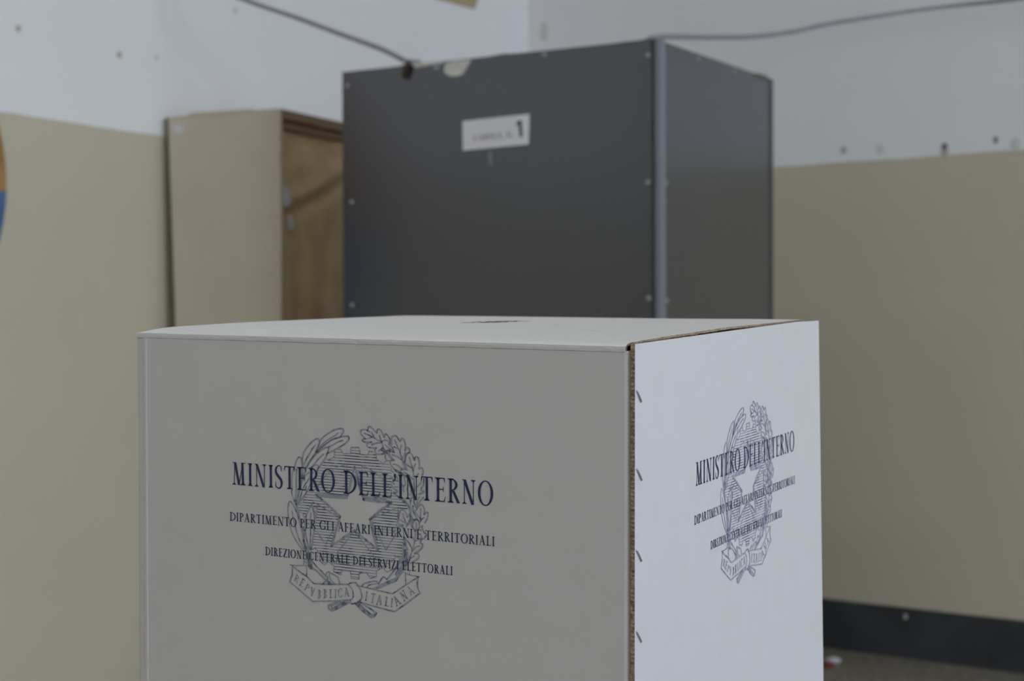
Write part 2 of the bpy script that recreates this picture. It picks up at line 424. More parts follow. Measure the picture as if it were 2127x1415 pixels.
def lid_pt(i, j, under):
    p = ps[i]; th = (.0020 if p < .02 else .0028) if under else 0
    jit = 0
    if i == 0: jit = .0006 * noise.noise(V((0, j * .9, 5))) + .0003 * math.sin(j * 2.3)
    q = qf[j]
    if j <= 4 and i < 2: p = (.0036, .0046)[i]
    wob = .00035 * noise.noise(V((p * 90, 3, 1))) + .00025 * noise.noise(V((p * 260, 7, 1)))
    cq = 0
    if j == 0: return BP(p + jit, -.0004 + wob * .6 + (.003 if under else 0), .0028 + wob)
    if j == 1: return BP(p + jit, -.0003 + wob + (.003 if under else 0), .0008)
    if j == 2: return BP(p + jit, .0001 + (.002 if under else 0), -.0009 + wob * .7 + (.0026 if under else 0))
    qq = q
    r = lid_r(p, qq)
    if i == len(ps) - 1: r += .0022
    if i == len(ps) - 2: r += .0006
    return BP(p + jit, qq, r + th + (.0006 * noise.noise(V((j * .7, 1, 9))) if (i == 0 and under) else 0))
ni, nj = len(ps), len(qf)
for under in (0, 1):
    for j in range(nj):
        for i in range(ni): vs.append(lid_pt(i, j, under))
def li(u, i, j): return u * ni * nj + j * ni + i
for j in range(nj - 1):
    for i in range(ni - 1):
        fs.append((li(0, i, j), li(0, i, j + 1), li(0, i + 1, j + 1), li(0, i + 1, j))); mi.append(0)
        fs.append((li(1, i, j), li(1, i + 1, j), li(1, i + 1, j + 1), li(1, i, j + 1))); mi.append(2)
for j in range(nj - 1):
    fs.append((li(0, 0, j), li(1, 0, j), li(1, 0, j + 1), li(0, 0, j + 1))); mi.append(1)
    fs.append((li(0, ni - 1, j), li(0, ni - 1, j + 1), li(1, ni - 1, j + 1), li(1, ni - 1, j))); mi.append(0)
for i in range(ni - 1):
    fs.append((li(0, i, 0), li(0, i + 1, 0), li(1, i + 1, 0), li(1, i, 0))); mi.append(1)
    fs.append((li(0, i, nj - 1), li(1, i, nj - 1), li(1, i + 1, nj - 1), li(0, i + 1, nj - 1))); mi.append(1)
lid = mk('lid', vs, fs, CM, box, mi)
# posting slot cut right through the lid
S0, S1 = V((.2535, .2050)), V((.2215, .2795))
dd = (S1 - S0).normalized(); nn = V((-dd.y, dd.x)) * .0042
c = []
for r in (-.02, .02):
    for q in (S0 + nn * .3, S0 * .5 + S1 * .5 + nn, S1 + nn * .3, S1 - nn * .3, S0 * .5 + S1 * .5 - nn, S0 - nn * .3): c.append(NW + q.x * AX + q.y * BX_ + r * CX)
cut = mk('slot_cutter', c, [(0, 1, 2, 3, 4, 5), (11, 10, 9, 8, 7, 6)] + [(i, i + 6, (i + 1) % 6 + 6, (i + 1) % 6) for i in range(6)], CM, None, [2] * 8)  # slot walls take the kraft with shade in its colour
bpy.context.view_layer.update()
import bmesh
for oo in (lid, cut):
    bm = bmesh.new(); bm.from_mesh(oo.data); bmesh.ops.recalc_face_normals(bm, faces=bm.faces); bm.to_mesh(oo.data); bm.free()
md = lid.modifiers.new('slot', 'BOOLEAN'); md.operation = 'DIFFERENCE'; md.object = cut; md.solver = 'EXACT'
bpy.context.view_layer.update()
nm = bpy.data.meshes.new_from_object(lid.evaluated_get(bpy.context.evaluated_depsgraph_get()))
lid.modifiers.clear(); lid.data = nm
bpy.data.objects.remove(cut)
for p_ in lid.data.polygons: p_.use_smooth = False
# second corrugated ply and torn liner strip seen along the raw lid edge
vs = []; fs = []
N_ = 90
for k in range(N_ + 1):
    q = .014 + (.425 - .014) * k / N_
    top = interp(TR, q); h = (-.0026) - top
    w_ = .5 + .18 * noise.noise(V((q * 60, 0, 3)))
    out = .0012 + .0009 * noise.noise(V((q * 45, 4, 1)))
    a_ = top + h * w_ * .55; b_ = top + h * (w_ * .55 + .30)
    for (p, r) in ((-out, a_), (-out - .0004, (a_ + b_) / 2), (-out, b_), (.0006, b_), (.0006, a_)): vs.append(BP(p, q, r))
for k in range(N_):
    for i in range(5): fs.append((k * 5 + i, (k + 1) * 5 + i, (k + 1) * 5 + (i + 1) % 5, k * 5 + (i + 1) % 5))
mk('torn_liner', vs, fs, M_KRAFT, lid, label='raw brown torn edge of the lid')
# staples
def staple(q0, r0, q1, r1):
    h = -.0033
    def S(p, q, r): return BP(p, q, r)
    mb = MB(); 
    L_ = lambda t: (q0 + t * (q1 - q0), r0 + t * (r1 - r0))
    pts = [S(h + .0012, *L_(0)), S(h - .0002, *L_(0)), S(h - .0006, *L_(.03)), S(h - .0007, *L_(.5)), S(h - .0006, *L_(.97)), S(h - .0002, *L_(1)), S(h + .0012, *L_(1))]
    mb.tube(pts, .00068, 8); return mb.build('staple', M_STAPLE, side, smooth=True, loc=pts[3])
for s_ in ((.0030, .0300, .0105, .0384), (.0032, .0851, .0115, .0940), (.0028, .1424, .0112, .1515), (.0028, .2002, .0113, .2094), (.0030, .2590, .0114, .2680), (.0030, .3180, .0112, .3272), (.0028, .3770, .0114, .3860)): staple(*s_)

# ---------------------------------------------------------------- serif capitals as flat print
WID = dict(M=1.22, I=.50, N=1.08, S=.68, T=.95, E=.84, R=.96, O=1.12, D=1.10, L=.82, P=.82, A=1.02, G=1.10, F=.80, C=.98, V=1.0, B=.86, Z=.92)
WID["'"] = .30; WID[' '] = .46; WID['.'] = .3; WID['1'] = .5
def glyph(ch, W, T=.13, t=.045):
    """polygons of a capital in a W x 1 cell"""
    P = []
    m = min(.07, .10 * W)                         # side bearing
    sr = min(.085, .16 * W)                       # serif reach
    def rect(x0, y0, x1, y1): P.append([(x0, y0), (x1, y0), (x1, y1), (x0, y1)])
    def serif(x0, x1, y, up):
        s_ = 1 if up else -1; th = t * .75
        P.append([(x0 - sr, y), (x1 + sr, y), (x1 + sr, y + s_ * th), (x1 + sr * .25, y + s_ * th * 1.9), (x1, y + s_ * .11), (x0, y + s_ * .11), (x0 - sr * .25, y + s_ * th * 1.9), (x0 - sr, y + s_ * th)])
    def stem(x0, x1, y0=0, y1=1, b=True, tp=True):
        rect(x0, y0, x1, y1)
        if b: serif(x0, x1, y0, True)
        if tp: serif(x0, x1, y1, False)
    def diag(x0, y0, x1, y1, w): P.append([(x0 - w / 2, y0), (x0 + w / 2, y0), (x1 + w / 2, y1), (x1 - w / 2, y1)])
    def ring(cx, cy, rx, ry, a0, a1, Th, th, n=20):
        o = []; i_ = []
        for k in range(n + 1):
            a = math.radians(a0 + (a1 - a0) * k / n)
            o.append((cx + rx * math.cos(a), cy + ry * math.sin(a)))
            i_.append((cx + max(rx - Th, .005) * math.cos(a), cy + (ry - th) * math.sin(a)))
        for k in range(n): P.append([o[k], o[k + 1], i_[k + 1], i_[k]])
    x0, x1 = m + sr, W - m
    if ch == 'I': c_ = W / 2; stem(c_ - T / 2, c_ + T / 2)
    elif ch in 'EFL':
        stem(x0, x0 + T); 
        if ch in 'EF':
            rect(x0, 1 - t, x1 - .02, 1); P.append([(x1 - .02, 1), (x1 - .02 - .05, 1 - t), (x1 - .015, .80), (x1 + .005, .80)])
            rect(x0, .50, x1 - .14 * W, .50 + t); P.append([(x1 - .14 * W - .03, .52), (x1 - .14 * W, .64), (x1 - .14 * W + .015, .64), (x1 - .14 * W + .015, .40), (x1 - .14 * W, .40)])
        if ch in 'EL': rect(x0, 0, x1 - .02, t); P.append([(x1 - .06, t), (x1 - .03, 0), (x1 + .02, .22), (x1, .22)])
    elif ch == 'T':
        c_ = W / 2; stem(c_ - T / 2, c_ + T / 2, tp=False); rect(m, 1 - t * 1.1, W - m, 1)
        for s_ in (-1, 1):
            e = c_ + s_ * (W / 2 - m); P.append([(e, 1), (e - s_ * .05, 1 - t), (e - s_ * .005, .79), (e + s_ * .018, .79)])
    elif ch == 'N':
        rect(x0, 0, x0 + t * .9, 1); serif(x0, x0 + t * .9, 0, True); rect(x1 - sr - t * .9, 0, x1 - sr, 1); serif(x1 - sr - t * .9, x1 - sr, 1, False)
        diag(x0 - .01 + T * .3, 1, x1 - sr - T * .45, -.015, T * 1.15); rect(x0 - sr, 1 - t * .75, x0 + T * .6, 1)
    elif ch == 'M':
        diag(x0 + .01, 0, x0 + .05, 1, t * .9); serif(x0 - .01, x0 + .03, 0, True)
        diag(x0 + .07, 1, W / 2, 0, T * 1.1); diag(W / 2, 0, x1 - sr - .06, 1, t); P.append([(x0 - sr, 1 - t * .75), (x0 + .1, 1 - t * .75), (x0 + .1, 1), (x0 - sr, 1)])
        P.append([(x1 - sr - T - .035, 1), (x1 - sr - .035, 1), (x1 - sr, 0), (x1 - sr - T, 0)]); serif(x1 - sr - T, x1 - sr, 0, True); rect(x1 - sr - T, 1 - t * .75, x1, 1)
    elif ch == 'V':
        diag(m + .10 * W, 1, W / 2 + .01, -.02, T * 1.1); diag(W - m - .10 * W, 1, W / 2, 0, t); rect(m - .02, 1 - t * .75, m + .22 * W + .02, 1); rect(W - m - .22 * W, 1 - t * .75, W - m + .02, 1)
    elif ch == 'A':
        diag(m + .10 * W, 0, W / 2, 1, t); diag(W - m - .12 * W, 0, W / 2 - .01, 1.03, T * 1.1); rect(m + .2 * W, .33, W - m - .24 * W, .33 + t); rect(m - .02, 0, m + .22 * W, t * .75); rect(W - m - .30 * W, 0, W - m + .02, t * .75)
    elif ch == 'O': ring(W / 2, .5, W / 2 - m * .6, .52, 0, 360, T * 1.05, t * 1.1, 32)
    elif ch in 'CG':
        ring(W / 2 + .03, .5, W / 2 - m * .5, .52, 42, 318, T * 1.05, t * 1.1, 26)
        e = W / 2 + .03 + (W / 2 - m * .5) * .76
        P.append([(e - .05, .90), (e, .97), (e + .02, .97), (e + .015, .68), (e - .01, .68)])
        if ch == 'C': P.append([(e - .06, .12), (e - .01, .10), (e + .03, .30), (e + .01, .30)])
        else: rect(e - T * .9, .06, e + .0, .40); rect(e - T - sr * .8, .40 - t * .7, e + sr * .8, .40)
    elif ch == 'D':
        stem(x0, x0 + T); ring(x0 + T * .6, .5, W - m * .6 - x0 - T * .6, .5, -90, 90, T * 1.05, t, 22)
    elif ch in 'PRB':
        stem(x0, x0 + T); rx = (x1 - x0 - T * .6) * (1 if ch != 'R' else .80)
        ring(x0 + T * .6, .745, rx * (.88 if ch == 'B' else 1), .255, -90, 90, T, t, 16)
        if ch == 'B': ring(x0 + T * .6, .26, rx, .26, -90, 90, T, t, 16)
        if ch == 'R': P.append([(x0 + T * .9, .50), (x0 + T * 2.1, .50), (x1 + .01, t), (x1 + .05, 0), (x1 - T * .9, 0)])
    elif ch == 'S':
        c_ = W / 2; rx = W / 2 - m
        pts = [(c_ + rx * .78, .78), (c_ + rx * .55, .95), (c_, .995), (c_ - rx * .62, .90), (c_ - rx * .78, .74), (c_ - rx * .45, .60), (c_ + rx * .15, .48), (c_ + rx * .70, .35), (c_ + rx * .80, .20), (c_ + rx * .5, .05), (c_ - rx * .1, .005), (c_ - rx * .7, .08), (c_ - rx * .88, .26)]
        ws = [.3, .35, .4, .7, .95, 1.1, 1.15, 1.1, .95, .6, .4, .35, .3]
        q_ = catmull([V((x, y, 0)) for x, y in pts], 4); n = len(q_); L = []; R2 = []
        for k, pt in enumerate(q_):
            a = q_[max(k - 1, 0)]; b = q_[min(k + 1, n - 1)]; tt = (b - a).normalized(); nn_ = V((-tt.y, tt.x, 0))
            f_ = k / (n - 1) * (len(ws) - 1); i0 = int(f_); i1 = min(i0 + 1, len(ws) - 1); w_ = (ws[i0] + (ws[i1] - ws[i0]) * (f_ - i0)) * T / 2
            L.append(pt + nn_ * w_); R2.append(pt - nn_ * w_)
        for k in range(n - 1): P.append([(L[k].x, L[k].y), (L[k + 1].x, L[k + 1].y), (R2[k + 1].x, R2[k + 1].y), (R2[k].x, R2[k].y)])
        rect(c_ + rx * .74, .72, c_ + rx * .82, .99); rect(c_ - rx * .92, .02, c_ - rx * .84, .30)
    elif ch == 'Z':
        rect(m, 1 - t, W - m, 1); rect(m, 0, W - m, t); diag(m + T * .6, t * .5, W - m - T * .6, 1 - t * .5, T * 1.15)
        P.append([(m, 1), (m + .04, 1 - t), (m + .01, .80), (m - .01, .80)]); P.append([(W - m, 0), (W - m - .04, t), (W - m, .22), (W - m + .02, .22)])
    elif ch == "'":
        c_ = W / 2; P.append([(c_ - T * .45, .92), (c_ - T * .2, 1.02), (c_ + T * .35, 1.02), (c_ + T * .55, .90), (c_ + T * .35, .76), (c_ - .10, .66), (c_ - .10, .69), (c_ + T * .05, .80)])
    elif ch == '.': rect(W / 2 - T / 2, 0, W / 2 + T / 2, T)
    elif ch == '1':
        c_ = W * .6; rect(c_ - T / 2, 0, c_ + T / 2, 1); P.append([(c_ - T / 2, 1), (c_ - T / 2, .80), (c_ - T * 1.6, .68), (c_ - T * 1.6, .78)])
    return P
def text_polys(s_, width, height, T=.13, t=.045):
    nat = sum(WID[c_] for c_ in s_); sx = (width / height) / nat; x = 0; out = []
    for c_ in s_:
        W = WID[c_] * sx
        for P in glyph(c_, W, T, t): out.append([((x + a) * height, b * height) for a, b in P])
        x += W
    return out
def print_mesh(name, polys, fn, m, parent):
    """flat print: polygons (x,y) mapped by fn onto the card"""
    vs = []; fs = []
    for P in polys:
        n = len(vs); pts = [V((a, b, 0)) for a, b in P]; vs += [fn(a, b) for a, b in P]
        if len(P) == 4: fs.append((n, n + 1, n + 2, n + 3))
        else:
            for t3 in tessellate_polygon([pts]): fs.append(tuple(n + i for i in t3))
    return mk(name, vs, fs, m, parent)
